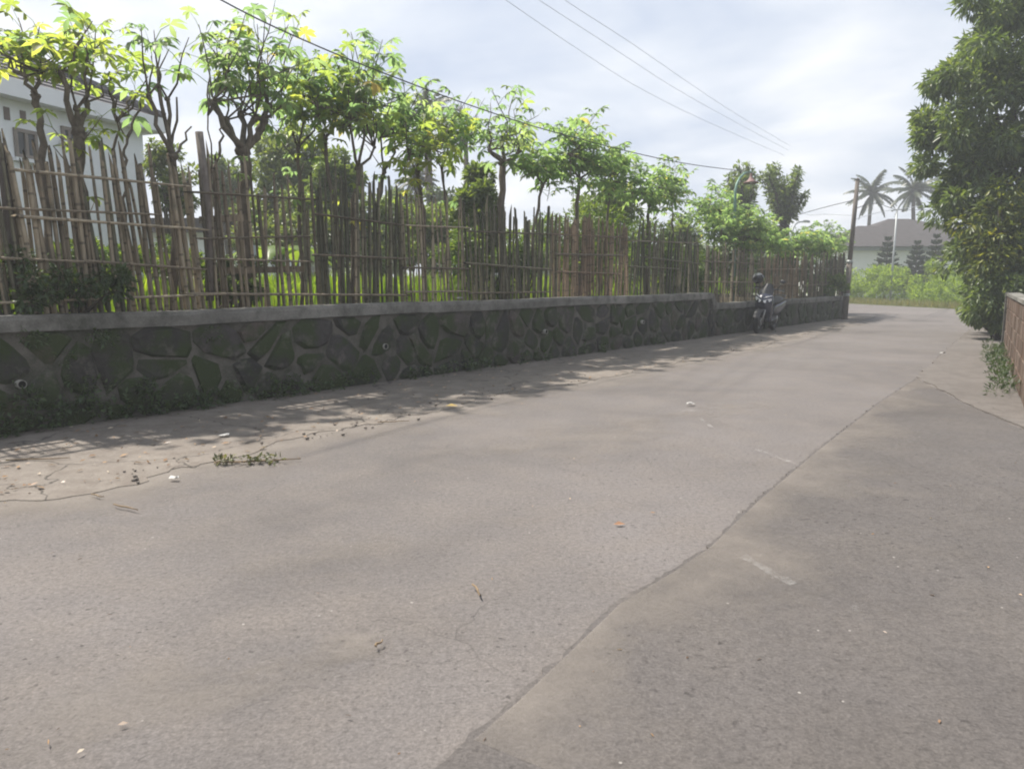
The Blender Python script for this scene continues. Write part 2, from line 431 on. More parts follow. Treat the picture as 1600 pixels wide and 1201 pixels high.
# ------------------------------------------------------------------ ground, road, pavements
def sheet(name, pts, z, mat, jag=0.0, step=.25, kind='structure', thick=0.0):
    """flat polygon, edges cut into short steps and jittered when jag > 0"""
    out = []
    n = len(pts)
    for i in range(n):
        a = Vector(pts[i]); b = Vector(pts[(i + 1) % n]); L = (b - a).length
        k = max(1, int(L / step)) if jag and L < 40 else 1
        for j in range(k):
            p = a.lerp(b, j / k)
            if jag: p = p + Vector((rnd.uniform(-jag, jag), rnd.uniform(-jag, jag), 0))
            out.append((p.x, p.y, z))
    import bmesh
    bm = bmesh.new(); vs = [bm.verts.new(p) for p in out]; f = bm.faces.new(vs)
    if f.normal.z < 0: f.normal_flip()
    f.normal_update()
    if f.normal.z < 0: bmesh.ops.reverse_faces(bm, faces=[f])
    if thick:
        r = bmesh.ops.extrude_face_region(bm, geom=[f])
        for v in [q for q in r['geom'] if isinstance(q, bmesh.types.BMVert)]: v.co.z = z
        for v in vs: v.co.z = z - thick
    bmesh.ops.triangulate(bm, faces=bm.faces[:])
    bmesh.ops.recalc_face_normals(bm, faces=bm.faces[:])
    if not thick:
        for fc in bm.faces:
            if fc.normal.z < 0: fc.normal_flip()
    me = bpy.data.meshes.new(name); bm.to_mesh(me); bm.free(); me.materials.append(mat)
    o = bpy.data.objects.new(name, me); col.objects.link(o); o['kind'] = kind; WORLD_LOC[o.name] = Vector((0, 0, 0)); return o

sheet('ground', [(-200, -110, 0), (200, -110, 0), (200, 310, 0), (-200, 310, 0)], -.03, M['land'])
hedge_a, hedge_b = G(1325, 474), G(1520, 484)
hdir = (hedge_a - hedge_b).normalized()
hedge_far = hedge_a + hdir * 30; hedge_near = hedge_b - hdir * 12
road_pts = [W(-14, T0 - .02), W(S_END + .5, T0 - .02), W(S_END + .5, T0 + 30), hedge_far + Vector((1, 0, 0)), hedge_near + Vector((1, 0, 0)), Vector((24, 5, 0)), Vector((16, -12, 0)), Vector((-14, -12, 0))]
sheet('road', road_pts, 0.0, M['road'])
edge2 = [(1432, 592), (1371, 631), (1269, 710), (1181, 784), (1102, 859), (1050, 894), (962, 946), (890, 1015), (800, 1100), (650, 1230)]
p2 = [G(*q) for q in edge2] + [Vector((-.6, -6, 0)), Vector((13, -6, 0)), Vector((13, 6, 0)), G(1700, 716), G(1600, 674), G(1500, 628)]
sheet('side_road', p2, .012, M['road2'], .014, .04, thick=.03)
ap = [(-90, 812), (0, 790), (120, 766), (330, 722), (450, 692), (640, 650), (760, 622), (1000, 580), (1190, 541), (1330, 505)]
edge = [G(*q) for q in ap]; wav = []
for a, b in zip(edge[:-1], edge[1:]):
    kk = max(2, int((b - a).length / .3))
    for j in range(kk):
        q = a.lerp(b, j / kk); ss = SOF(q); wav.append(q + N * (.09 * math.sin(ss * 2.1) + .06 * math.sin(ss * 5.3 + 1) + rnd.uniform(-.05, .05)))
wav.append(edge[-1])
apts = [W(-10, T0 - 2.3)] + wav + [W(S_END + 1.5, T0 - .6), W(S_END + 1.6, T0 + .3), W(S_END + .1, T0 + .3), W(S_END, T0 + .02), W(-10, T0 + .02)]
sheet('pavement', apts, .0085, M['apron'], .045, .07, thick=.02)
# drifted dust thinning out from the broken edge
dm = NT('dust_and_light'); dm.fin(dm.ramp(dm.noise(3, 4), [(.3, (.225, .2, .176)), (.7, (.28, .25, .222))]), .95, .1)
at_ = dm.n('ShaderNodeAttribute', attribute_name='fade'); tr_ = dm.n('ShaderNodeBsdfTransparent'); mx_ = dm.n('ShaderNodeMixShader')
fz = dm.math('SUBTRACT', dm.math('ADD', at_.outputs['Fac'], dm.math('MULTIPLY', dm.noise(2.2, 6, .7), 1.1)), .78)
dm.l(dm.ramp(fz, [(.0, 0.0), (.6, .55)]), mx_.inputs[0]); dm.l(tr_.outputs[0], mx_.inputs[1]); dm.l(dm.b.outputs[0], mx_.inputs[2]); dm.l(mx_.outputs[0], dm.out.inputs['Surface'])
vs = []; fd = []
for q in wav:
    for off, fv in ((-.04, .85), (.16, .7), (.5, .35), (1.0, 0.0)):
        vs.append(q - N * off + Vector((0, 0, .0045))); fd.append(fv)
mb = MB(); mb.add(vs, [(4 * i + j, 4 * i + j + 1, 4 * i + j + 5, 4 * i + j + 4) for i in range(len(wav) - 1) for j in range(3)])
dob = mb.build('road_dust_and_light', dm.m); dob['kind'] = 'structure'
fa = dob.data.attributes.new('fade', 'FLOAT', 'POINT'); fa.data.foreach_set('value', fd)
rp = [G(1432, 590), G(1478, 548), G(1520, 512), G(1548, 490), G(1600, 492), G(1640, 560), G(1660, 680), G(1700, 712), G(1600, 671), G(1500, 627)]
sheet('pavement_right', rp, .018, M['apron2'], .03, .16, thick=.03)

def dust_light_patch(x, y, rx, ry, rot, f0):
    c = G(x, y); vs = [c + Vector((0, 0, .0055))]; fd = [f0]; n = 24; R2 = Matrix.Rotation(rot, 3, 'Z')
    for q, fv in ((.4, f0 * .85), (.75, f0 * .4), (1.05, 0.0)):
        for k in range(n):
            a = 2 * math.pi * k / n; w = q * (1 + .18 * math.sin(3 * a + x) + .1 * math.sin(5 * a)); vs.append(c + R2 @ Vector((rx * w * math.cos(a), ry * w * math.sin(a), .0055))); fd.append(fv)
    mb = MB(); mb.add(vs, [(0, 1 + k, 1 + (k + 1) % n) for k in range(n)] + [(1 + r * n + k, 1 + (r + 1) * n + k, 1 + (r + 1) * n + (k + 1) % n, 1 + r * n + (k + 1) % n) for r in (0, 1) for k in range(n)])
    o = mb.build('road_dust_and_light', dm.m); o['kind'] = 'structure'; o.data.attributes.new('fade', 'FLOAT', 'POINT').data.foreach_set('value', fd)
dust_light_patch(260, 1090, .8, .32, .4, .52); dust_light_patch(520, 1020, .35, .16, .5, .55); dust_light_patch(520, 870, .7, .3, .5, .42); dust_light_patch(1130, 640, 1.6, .6, .7, .42); dust_light_patch(930, 680, 2.0, .9, .75, .48)  # the two big mid-road ones are part dust, part brightness painted in
# grit swept over the edge of the newer surface
sw = []
e2 = [G(*q) for q in edge2]
for a, b in zip(e2[:-1], e2[1:]):
    kk = max(2, int((b - a).length / .2)); sw += [a.lerp(b, j / kk) for j in range(kk)]
vs = []; fd = []
for i, q in enumerate(sw):
    tg = sw[min(i + 1, len(sw) - 1)] - sw[max(i - 1, 0)]; nr = Vector((-tg.y, tg.x, 0)).normalized()
    if nr.x < 0: nr = -nr
    wd_ = .5 + .25 * math.sin(i * .7) + .15 * math.sin(i * 1.9)
    for off, fv in ((.0, .62), (.35, .5), (.8, .25), (1.5, 0.0)): vs.append(q + nr * (off * wd_ + .02) + Vector((0, 0, .0145))); fd.append(fv)
mb = MB(); mb.add(vs, [(4 * i + j, 4 * i + j + 1, 4 * i + j + 5, 4 * i + j + 4) for i in range(len(sw) - 1) for j in range(3)])
dob = mb.build('road_dust_and_light', dm.m); dob['kind'] = 'structure'; dob.data.attributes.new('fade', 'FLOAT', 'POINT').data.foreach_set('value', fd)
# faint worn paint strokes on the asphalt
def stroke(a, b, w):
    a, b = G(*a), G(*b); d = (b - a).normalized(); n = Vector((-d.y, d.x, 0)) * w / 2
    mb = MB(); k = 8; vs = []
    for i in range(k + 1):
        p = a.lerp(b, i / k); j = rnd.uniform(.5, 1.1)
        vs += [p + n * j + Vector((0, 0, .0165)), p - n * j + Vector((0, 0, .0165))]
    mb.add(vs, [(2 * i, 2 * i + 1, 2 * i + 3, 2 * i + 2) for i in range(k)])
    o = mb.build('road_marking', M['paint']); o['kind'] = 'structure'
stroke((1180, 704), (1252, 731), .05); stroke((1150, 868), (1240, 918), .06); stroke((1058, 642), (1086, 644), .16)
stroke((1094, 655), (1112, 671), .05); stroke((1330, 950), (1345, 962), .04)

# garden soil behind the wall (a raised block)
def block(name, s0, s1, t0, t1, z0, z1, mat, kind='structure'):
    mb = MB(); vs = [W(s, t, z) for z in (z0, z1) for s, t in ((s0, t0), (s1, t0), (s1, t1), (s0, t1))]
    mb.add(vs, [(3, 2, 1, 0), (4, 5, 6, 7), (0, 1, 5, 4), (1, 2, 6, 5), (2, 3, 7, 6), (3, 0, 4, 7)])
    o = mb.build(name, mat); o['kind'] = kind; return o
block('garden_ground', -12, S_STEP - .02, T0 + .28, T0 + 60, -.2, GZ1, M['soil'])
block('lower_garden_ground', S_STEP + .02, S_END - .1, T0 + .28, T0 + 60, -.2, GZ2, M['soil'])

# ------------------------------------------------------------------ stone retaining walls
def clip(poly, nx, ny, c):
    out = []
    for i in range(len(poly)):
        a = poly[i]; b = poly[(i + 1) % len(poly)]
        da = nx * a[0] + ny * a[1] - c; db = nx * b[0] + ny * b[1] - c
        if da <= 0: out.append(a)
        if (da < 0 < db) or (db < 0 < da):
            k = da / (da - db); out.append((a[0] + (b[0] - a[0]) * k, a[1] + (b[1] - a[1]) * k))
    return out
def stone_wall(s0, s1, ztop, label, rg, sx=.43, sy=.3):
    cap = .14
    zt = ztop - cap
    root = empty('stone_retaining_wall', W((s0 + s1) / 2, T0, 0), label, 'retaining wall')
    mb = MB(); vs = [W(s, t, z) for z in (-.2, zt) for s, t in ((s0, T0), (s1, T0), (s1, T0 + .3), (s0, T0 + .3))]
    mb.add(vs, [(3, 2, 1, 0), (4, 5, 6, 7), (0, 1, 5, 4), (1, 2, 6, 5), (2, 3, 7, 6), (3, 0, 4, 7)])
    mb.build('mortar_bed', M['mortar'], root)
    pts = []; row = 0; y = .08
    while y < zt + .12:
        x = s0 - .2 + (row % 2) * sx * .5
        while x < s1 + .3:
            pts.append((x + rg.uniform(-.2, .2), y + rg.uniform(-.14, .14))); x += sx * rg.uniform(.75, 1.3)
        y += sy; row += 1
    for i, (x, y) in enumerate(pts):
        poly = [(s0 + .01, .0), (s1 - .01, .0), (s1 - .01, zt - .01), (s0 + .01, zt - .01)]
        gap = rg.choice((.006, .012, .02, .03, .042))
        for j, (a, b) in enumerate(pts):
            if i == j: continue
            dx, dy = a - x, b - y; d = math.hypot(dx, dy)
            if d > 1.3 or d < 1e-6: continue
            nx, ny = dx / d, dy / d
            poly = clip(poly, nx, ny, nx * (x + a) / 2 + ny * (y + b) / 2 - gap)
            if len(poly) < 3: break
        if len(poly) < 3: continue
        ar = abs(sum(poly[k][0] * poly[(k + 1) % len(poly)][1] - poly[(k + 1) % len(poly)][0] * poly[k][1] for k in range(len(poly)))) / 2
        if ar < .008: continue
        cx = sum(p[0] for p in poly) / len(poly); cy = sum(p[1] for p in poly) / len(poly)
        # soften corners
        q = []
        for k in range(len(poly)):
            a, b, c_ = poly[k - 1], poly[k], poly[(k + 1) % len(poly)]
            if math.hypot(a[0] - b[0], a[1] - b[1]) > .12 and math.hypot(c_[0] - b[0], c_[1] - b[1]) > .12 and len(poly) < 8:
                q += [(b[0] + (a[0] - b[0]) * .28, b[1] + (a[1] - b[1]) * .28), (b[0] + (c_[0] - b[0]) * .28, b[1] + (c_[1] - b[1]) * .28)]
            else: q.append(b)
        poly = q; n = len(poly)
        dep = rg.uniform(.012, .06); mb = MB(); vs = []
        for sc, h in ((1, -.03), (1, .004), (.82, dep * .8)):
            for p in poly:
                jx = rg.uniform(-.016, .016)
                vs.append(W(cx + (p[0] - cx) * sc + jx, T0 - h - rg.uniform(0, .006), cy + (p[1] - cy) * sc + jx))
        vs.append(W(cx, T0 - dep, cy))
        fs = []
        for r in range(2):
            for k in range(n): fs.append((r * n + k, r * n + (k + 1) % n, (r + 1) * n + (k + 1) % n, (r + 1) * n + k))
        for k in range(n): fs.append((2 * n + k, 2 * n + (k + 1) % n, 3 * n))
        mb.add(vs, fs); mb.build('stone', M['stone'], root)
    # coping: a long cast strip, a little uneven
    mb = MB(); k = int((s1 - s0) / .35); vs = []; prof = [(-.045, zt + .002), (-.05, zt + .1), (-.04, ztop), (.15, ztop + .004), (.34, ztop - .004), (.34, zt + .002)]
    for i in range(k + 1):
        s = s0 + (s1 - s0) * i / k; w = .008 * math.sin(s * 1.3) + rg.uniform(-.004, .004)
        vs += [W(s, T0 + a + rg.uniform(-.004, .004), b + w) for a, b in prof]
    m = len(prof); fs = [(i * m + j, i * m + (j + 1) % m, (i + 1) * m + (j + 1) % m, (i + 1) * m + j) for i in range(k) for j in range(m)]
    fs += [tuple(range(m)), tuple(k * m + j for j in reversed(range(m)))]
    mb.add(vs, fs); mb.build('coping', M['coping'], root)
    return root
rg = random.Random(21)
wall_a = stone_wall(-2.2, S_STEP, Z1, 'long mossy dark stone retaining wall with concrete coping under the near bamboo fence', rg)
wall_b = stone_wall(S_STEP + .12, S_END, Z2, 'lower stepped-down stone retaining wall behind the parked scooter', rg, .48, .33)
# sloped concrete end where the coping steps down
mb = MB(); p = [(S_STEP + .002, Z1 - .001), (S_STEP + .06, Z1 - .002), (S_STEP + .3, Z2 + .012), (S_STEP + .3, Z2 - .1), (S_STEP + .13, Z2 - .1), (S_STEP + .002, Z1 - .14)]
vs = [W(s, T0 - .056, z) for s, z in p] + [W(s, T0 + .33, z) for s, z in p]
mb.add(vs, [tuple(range(6)), tuple(reversed(range(6, 12)))] + [(i, i + 6, (i + 1) % 6 + 6, (i + 1) % 6) for i in range(6)])
mb.build('coping_ramp', M['coping'], wall_a)
# return wall round the corner at the far end
mb = MB(); vs = [W(s, t, z) for z in (-.2, Z2 - .01) for s, t in ((S_END - .3, T0 + .31), (S_END - .01, T0 + .31), (S_END - .01, T0 + 14), (S_END - .3, T0 + 14))]
mb.add(vs, [(3, 2, 1, 0), (4, 5, 6, 7), (0, 1, 5, 4), (1, 2, 6, 5), (2, 3, 7, 6), (3, 0, 4, 7)])
mb.build('return_wall', M['mortar'], wall_b)
# weep pipes
for (x, y) in [(33, 600), (601, 541), (852, 518), (1004, 503)]:
    c = ONT(x, y, T0 - .05); ri = .034; mb = MB(); n = 14; prof = [(.036, -.05), (.036, .03), (.031, .03), (.031, -.045)]
    vs = [c + D * r * math.cos(2 * math.pi * k / n) + Vector((0, 0, r * math.sin(2 * math.pi * k / n))) - N * h for r, h in prof for k in range(n)]
    mb.add(vs, [(j * n + k, j * n + (k + 1) % n, (j + 1) * n + (k + 1) % n, (j + 1) * n + k) for j in range(3) for k in range(n)])
    o = mb.build('drain_pipe', M['pvc'], wall_a, True)
    mb = MB(); mb.add([c + D * .0312 * math.cos(2 * math.pi * k / n) + Vector((0, 0, .0312 * math.sin(2 * math.pi * k / n))) - N * .022 for k in range(n)], [tuple(range(n))])
    mb.build('pipe_mouth', M['dark'], o)

# ------------------------------------------------------------------ bamboo fence panels
TF = T0 + .2
def slat_mesh(mat, seed, flat):
    rg = random.Random(seed); mb = MB(); pts = []; rad = []
    for i in range(5):
        z = i / 4; pts.append((rg.uniform(-.012, .012), rg.uniform(-.012, .012), z)); rad.append(rg.uniform(.85, 1.12))
    rad[4] *= rg.uniform(.7, 1)
    mb.tube([(0, 0, 0)] * 0 + [Vector(p) for p in pts], rad, 6, True, flat)
    # radii are unit sized and are scaled per piece; bend offsets too
    n = 6
    for k in range(n):
        v = mb.v[4 * n + k]; mb.v[4 * n + k] = (v[0], v[1], v[2] - rg.uniform(0, .025))
    return mb.mesh('bamboo_slat', mat, True)
SLATS = {}
for i, k in enumerate(('bam_tan', 'bam_grey', 'bam_brown', 'bam_green')):
    SLATS[k] = [slat_mesh(M[k], 100 * i + j, .55) for j in range(6)]
def pole_between(name, me, a, b, r, parent):
    a, b = Vector(a), Vector(b); d = b - a
    q = d.to_track_quat('Z', 'Y')
    # flat side of the strip faces the road
    ax = q @ Vector((1, 0, 0)); want = (D - d.normalized() * D.dot(d.normalized())) if abs(d.normalized().z) > .6 else Vector((0, 0, 1)) - d.normalized() * d.normalized().z
    want.normalize(); ang = math.atan2(d.normalized().dot(ax.cross(want)), ax.dot(want))
    q = Quaternion(d.normalized(), ang) @ q
    return inst(name, me, a, parent, q, (r, r, d.length))
def board(mb_name, a, b, h, parent, mat):
    a, b = Vector(a), Vector(b); d = (b - a); L = d.length; d.normalize()
    nn = d.cross(Vector((0, 0, 1))).normalized(); mb = MB()
    vs = [a + d * (L * i) + nn * (.012 * j) + Vector((0, 0, h * (k - .5))) for i in (0, 1) for j in (-1, 1) for k in (0, 1)]
    mb.add(vs, [(0, 1, 3, 2), (4, 6, 7, 5), (0, 4, 5, 1), (2, 3, 7, 6), (0, 2, 6, 4), (1, 5, 7, 3)])
    return mb.build(mb_name, mat, parent)
def panel(label, x0, x1, yb0, yb1, y0, y1, n, mat, r, lean, jit, rails, seed, boards=(), t=TF, tall=0.0, second=0):
    rg = random.Random(seed)
    base = ONT((x0 + x1) / 2, (yb0 + yb1) / 2, t)
    root = empty('bamboo_fence', base, label, 'fence', 'bamboo fence panels along the wall')
    for layer in range(1 + (1 if second else 0)):
        nn = n if layer == 0 else second; tt = t + (.0 if layer == 0 else .11)
        for i in range(nn):
            f = (i + .5 + rg.uniform(-.3, .3)) / nn
            x = x0 + (x1 - x0) * f; yb = yb0 + (yb1 - yb0) * f; yt = y0 + (y1 - y0) * f + rg.uniform(-jit, jit) + (12 if layer else 0)
            if rg.random() < tall: yt -= rg.uniform(15, 40)
            b = ONT(x, yb, tt + rg.uniform(-.015, .015)); b.z = (Z1 if x < 1096 else Z2) + .004 - .015
            tp = ONT(x, yt, tt + rg.uniform(-.05, .05)); ss = SOF(b) + lean + rg.gauss(0, .035)
            tp = W(ss, tp.dot(N), tp.z)
            m_ = mat if rg.random() < .8 else rg.choice(('bam_grey', 'bam_tan', 'bam_green'))
            pole_between('slat', rg.choice(SLATS[m_]), b, tp, r * rg.uniform(.7, 1.25), root)
    for k, (xa, ya, xb, yb) in enumerate(rails):
        a = ONT(xa, ya, t - .045 - .004 * (k % 3)); b = ONT(xb, yb, t - .045 - .004 * (k % 3))
        pole_between('rail', rg.choice(SLATS[mat if rg.random() < .7 else 'bam_grey']), a, b, rg.uniform(.022, .03), root)
    for (xa, ya, xb, yb, h) in boards:
        board('board', ONT(xa, ya, t + .06), ONT(xb, yb, t + .06), h, root, M['bam_grey'])
    return root
FG = 'bamboo fence panels along the wall'
panel('bamboo fence panel running out of frame at the left edge', -260, -8, 500, 492, 215, 240, 17, 'bam_grey', .026, -.12, 22, [(-260, 250, -10, 262), (-250, 330, 0, 326), (-250, 410, -5, 404), (-250, 482, -5, 474)], 1)
panel('widest leaning bamboo fence panel of broad tall stakes in front of the white house', 2, 322, 492, 482, 222, 268, 29, 'bam_tan', .031, -.1, 26,
      [(20, 265, 290, 291), (0, 325, 240, 335), (30, 338, 312, 358), (0, 403, 150, 410), (140, 408, 322, 421), (-20, 474, 330, 460)], 2, second=18)
panel('grey bamboo fence panel with plank boards below the big pollarded cassava', 310, 494, 482, 476, 262, 300, 17, 'bam_grey', .026, -.04, 24,
      [(300, 300, 492, 312), (310, 373, 484, 369), (312, 404, 490, 409), (305, 459, 640, 461)], 3, [(312, 344, 380, 340, .075), (355, 423, 482, 420, .07)], tall=.2, second=6)
panel('dark bamboo fence panel of narrow slats with bright rice showing through', 496, 632, 476, 471, 285, 302, 22, 'bam_green', .026, -.01, 16,
      [(490, 334, 632, 352), (492, 398, 632, 404)], 4, tall=.15, second=12)
panel('sunlit tan bamboo fence panel with splayed slats midway along the wall', 632, 738, 471, 468, 312, 318, 16, 'bam_tan', .023, -.05, 14,
      [(634, 352, 735, 356), (634, 418, 735, 420), (634, 456, 735, 455)], 5)
panel('dark green bamboo fence panel beside the thick cassava trunk', 738, 862, 468, 464, 318, 336, 19, 'bam_green', .026, .0, 14,
      [(728, 361, 862, 366), (730, 411, 862, 421), (735, 458, 862, 456)], 6, second=12)
panel('dense reddish brown bamboo fence panel before the wall step', 862, 982, 464, 461, 338, 350, 25, 'bam_brown', .026, .0, 7,
      [(868, 366, 978, 371), (868, 397, 975, 399), (870, 424, 970, 428)], 7, second=12)
panel('greenish bamboo fence panel just left of the wall step', 982, 1094, 461, 458, 350, 366, 20, 'bam_green', .026, .0, 12,
      [(984, 376, 1090, 380), (984, 416, 1060, 420), (1010, 402, 1094, 412)], 8, second=8)
panel('yellowish thin bamboo fence panel above the lower wall left of the scooter', 1098, 1186, 479, 472, 382, 396, 22, 'bam_tan', .02, .0, 8,
      [(1098, 408, 1186, 412), (1098, 440, 1186, 441)], 9)
panel('brown bamboo fence panel behind the parked scooter', 1186, 1254, 472, 467, 396, 398, 20, 'bam_brown', .022, .0, 6,
      [(1186, 421, 1254, 420), (1186, 446, 1254, 444)], 10, second=24)
panel('dense dark bamboo fence panel at the far corner of the wall', 1254, 1316, 467, 462, 398, 398, 20, 'bam_grey', .022, .0, 6,
      [(1254, 421, 1316, 420), (1254, 446, 1316, 443)], 11, second=18)
# a lone tall wooden stake
mb = MB(); mb.tube([ONT(328, 470, TF + .05), ONT(326, 330, TF + .05), ONT(311, 206, TF + .05)], [.045, .043, .04], 7)
tag(mb.build('fence_stake', M['wood'], None, True), 'tall dark grey timber stake rising above the fence beside bare stems', 'stake')
mb = MB(); mb.tube([ONT(30, 470, TF + .08), ONT(16, 360, TF + .08), ONT(0, 224, TF + .08)], [.045, .043, .04], 7)
tag(mb.build('fence_stake', M['wood'], None, True), 'tall dark timber stake leaning out at the left picture edge', 'stake')

# ------------------------------------------------------------------ cassava plants
def cassava_leaf(mat, seed):
    rg = random.Random(seed); mb = MB()
    L = rg.uniform(.2, .3); droop = rg.uniform(-.03, .05)
    pts = [Vector((0, 0, 0)), Vector((L * .5, rg.uniform(-.02, .02), .05)), Vector((L, 0, .05 + droop))]
    mb.tube(pts, [.005, .004, .003], 3, False)
    c = pts[2]; k = rg.choice((5, 6, 7))
    for i in range(k):
        a = R(-125 + 250 * i / (k - 1)) + rg.uniform(-.12, .12)
        ln = rg.uniform(.16, .215) * (1.0 - .28 * abs(i / (k - 1) * 2 - 1)); w = ln * rg.uniform(.175, .215)
        d = Vector((math.cos(a), math.sin(a), 0)); e_ = Vector((-d.y, d.x, 0)); dr = rg.uniform(.2, .7)
        rows = []
        for f, wf in ((.0, .12), (.35, .75), (.7, 1.0), (1.0, .0)):
            z = -dr * ln * f * f; p = c + d * ln * f * (1 - .15 * dr * f) + Vector((0, 0, z))
            rows.append((p, wf * w))
        vs = [rows[0][0]]
        for p, ww in rows[1:3]: vs += [p + e_ * ww + Vector((0, 0, .012)), p, p - e_ * ww + Vector((0, 0, .012))]
        vs.append(rows[3][0])
        mb.add(vs, [(0, 2, 1), (0, 3, 2), (1, 2, 5, 4), (2, 3, 6, 5), (4, 5, 7), (5, 6, 7)])
    return mb
LEAF = {k: [cassava_leaf(None, 50 * i + j).mesh('cassava_leaf', M[k], True) for j in range(7)] for i, k in enumerate(('cass', 'cass_y'))}
LEAFMB = [cassava_leaf(None, 900 + j) for j in range(7)]
LEAFV = [(np.array(m.v), m.f) for m in LEAFMB]
def wob(a, b, k, amp, rg):
    pts = [a.lerp(b, i / k) for i in range(k + 1)]
    for p in pts[1:-1]: p += Vector((rg.uniform(-amp, amp), rg.uniform(-amp, amp), rg.uniform(-amp, amp) * .4))
    return pts
def cassava(label, t, trunk, r, heads, shoots, leaves, crown, kind='cass', seed=0, joined=False, knob=True, depth=.4, size=1.0, bare=()):
    """trunk, heads, crown in the picture's coordinates on the upright plane at distance t"""
    rg = random.Random(1000 + seed)
    P = lambda x, y, dt=0: ONT(x, y, t + dt)
    base = P(*trunk[0]); base.z = (GZ1 if SOF(base) < S_STEP else GZ2) - .05
    root = empty('cassava_plant', base, label, 'cassava plant', 'cassava plants behind the fence')
    tp = [base] + [P(x, y) for x, y in trunk[1:]]
    pts = []
    for a, b in zip(tp[:-1], tp[1:]): pts += wob(a, b, 4, .03, rg)[:-1]
    pts.append(tp[-1])
    r = r * .68
    mb = MB(); mb.tube(pts, [r * (1.15 - .25 * i / (len(pts) - 1)) * rg.uniform(.86, 1.16) for i in range(len(pts))], 8)
    if knob:
        mb.ico(tp[-1], r * 1.35, (1, 1, .8), .25, rg)
        for _ in range(3): mb.ico(tp[-1] + Vector((rg.uniform(-1, 1), rg.uniform(-1, 1), rg.uniform(-1.2, .3))) * r, r * .6, (1, 1, 1), .3, rg, 6, 4)
    mb.build('trunk', M['bark'], root, True)
    hp = []
    for (x, y) in heads:
        h = P(x, y, rg.uniform(-depth, depth) * .5); k = wob(tp[-1], h, 4, .03, rg)
        # candelabra curve: swing out, then up
        k[1].z -= abs(h.z - tp[-1].z) * .08; k[2] = k[2] + (Vector((h.x, h.y, k[2].z)) - k[2]) * .35
        mb = MB(); mb.tube(k, [r * .72, r * .6, r * .52, r * .48, r * .52], 7); mb.ico(h, r * .75, (1, 1, .9), .25, rg, 7, 5)
        mb.build('branch', M['bark'], root, True); hp.append(h)
    for (bx0, by0, bx1, by1) in bare:
        mb = MB(); k = wob(P(bx0, by0), P(bx1, by1), 5, .03, rg); mb.tube(k, [.017, .016, .014, .013, .011, .009], 6)
        mb.build('branch', M['bark'], root, True)
    if not hp: hp = [tp[-1]]
    cx, cy, rx, ry = crown
    V = []; F = []; nv = 0; sm = MB()
    leaves = int(leaves * (1.0 if joined else (.82 if seed in (7, 8, 9, 10, 11, 12, 13) else .64))); shoots = int(shoots * (1.0 if joined else 1.05))
    per = max(1, leaves // max(1, shoots))
    for i in range(shoots):
        h = hp[i % len(hp)]
        a = rg.uniform(0, 2 * math.pi); q = math.sqrt(rg.uniform(.15, 1))
        u_ = rg.uniform(-1, 1); tip = P(cx + rx * .95 * u_, cy - ry * rg.uniform(-.25, 1.05) * (1 - .55 * u_ * u_), rg.uniform(-depth, depth))
        if i % 4 == 3: tip = P(cx + rx * .95 * rg.uniform(-1, 1), cy + ry * rg.uniform(-.2, .8), rg.uniform(-depth, depth))
        k = wob(h, tip, 4, .03, rg); mid = k[2]
        k[1] = k[1] + (Vector((tip.x, tip.y, k[1].z)) - k[1]) * .3
        sm.tube(k, [.012, .011, .009, .007, .004], 5)
        for j in range(per):
            f = .42 + .58 * ((j + rg.random()) / per) if per > 1 else 1.0
            f = min(f, 1); seg = min(int(f * 4), 3); p = k[seg].lerp(k[seg + 1], f * 4 - seg)
            yaw = j * 2.39996 + rg.uniform(-.5, .5) + i
            pit = R(-35 + 75 * (f - .35) / .65) + rg.uniform(-.3, .3)
            rot = Matrix.Rotation(yaw, 3, 'Z') @ Matrix.Rotation(-pit, 3, 'Y') @ Matrix.Rotation(rg.uniform(-.4, .4), 3, 'X')
            sc = size * 1.04 * rg.uniform(.5, 1.2) * (1.0 if f < .9 else .75)
            if joined:
                lv, lf = rg.choice(LEAFV); A = lv @ np.array(rot).T * sc + np.array(p); V.append(A)
                F.extend([tuple(u + nv for u in ff) for ff in lf]); nv += len(A)
            else:
                kk = kind if rg.random() < .85 else ('cass_y' if kind == 'cass' else 'cass')
                inst('leaf', rg.choice(LEAF[kk]), p, root, rot.to_quaternion(), (sc, sc, sc))
    if shoots > 8 and not joined:
        for j in range(rg.choice((0, 3, 5, 8))):
            a0 = rg.choice(pts[3:]); d0 = Vector((rg.uniform(-1, 1), rg.uniform(-1, 1), rg.uniform(.6, 1.4))).normalized() * rg.uniform(.15, .45)
            sm.tube([a0, a0 + d0 * .5, a0 + d0], [.008, .006, .004], 4)
            for k_ in range(rg.choice((1, 2, 3))):
                rot = Matrix.Rotation(rg.uniform(0, 6.28), 3, 'Z') @ Matrix.Rotation(rg.uniform(-.3, .5), 3, 'Y'); sc = rg.uniform(.5, .95)
                inst('leaf', rg.choice(LEAF[kind]), a0 + d0, root, rot.to_quaternion(), (sc, sc, sc))
    if sm.v: sm.build('shoots', M['bark'], root, True)['kind'] = 'stuff'
    if joined and V:
        m = MB(); m.v = [tuple(q) for q in np.concatenate(V)]; m.f = F
        m.build('foliage', M['cass_far'], root)['kind'] = 'stuff'
    return root
TC = T0 + .75
cassava('cassava plant with twin trunks and yellow-green leaves at the top left corner', TC + .1, [(78, 470), (70, 300), (62, 200), (56, 150)], .05, [(38, 118), (62, 112)], 10, 90, (35, 75, 75, 70), 'cass_y', 1, depth=.5)
cassava('cassava plant with thick knobbed trunk forking in front of the white house roof', TC, [(132, 470), (128, 300), (122, 205)], .075, [(94, 112), (135, 160), (120, 170)], 10, 85, (130, 85, 60, 65), 'cass_y', 2)
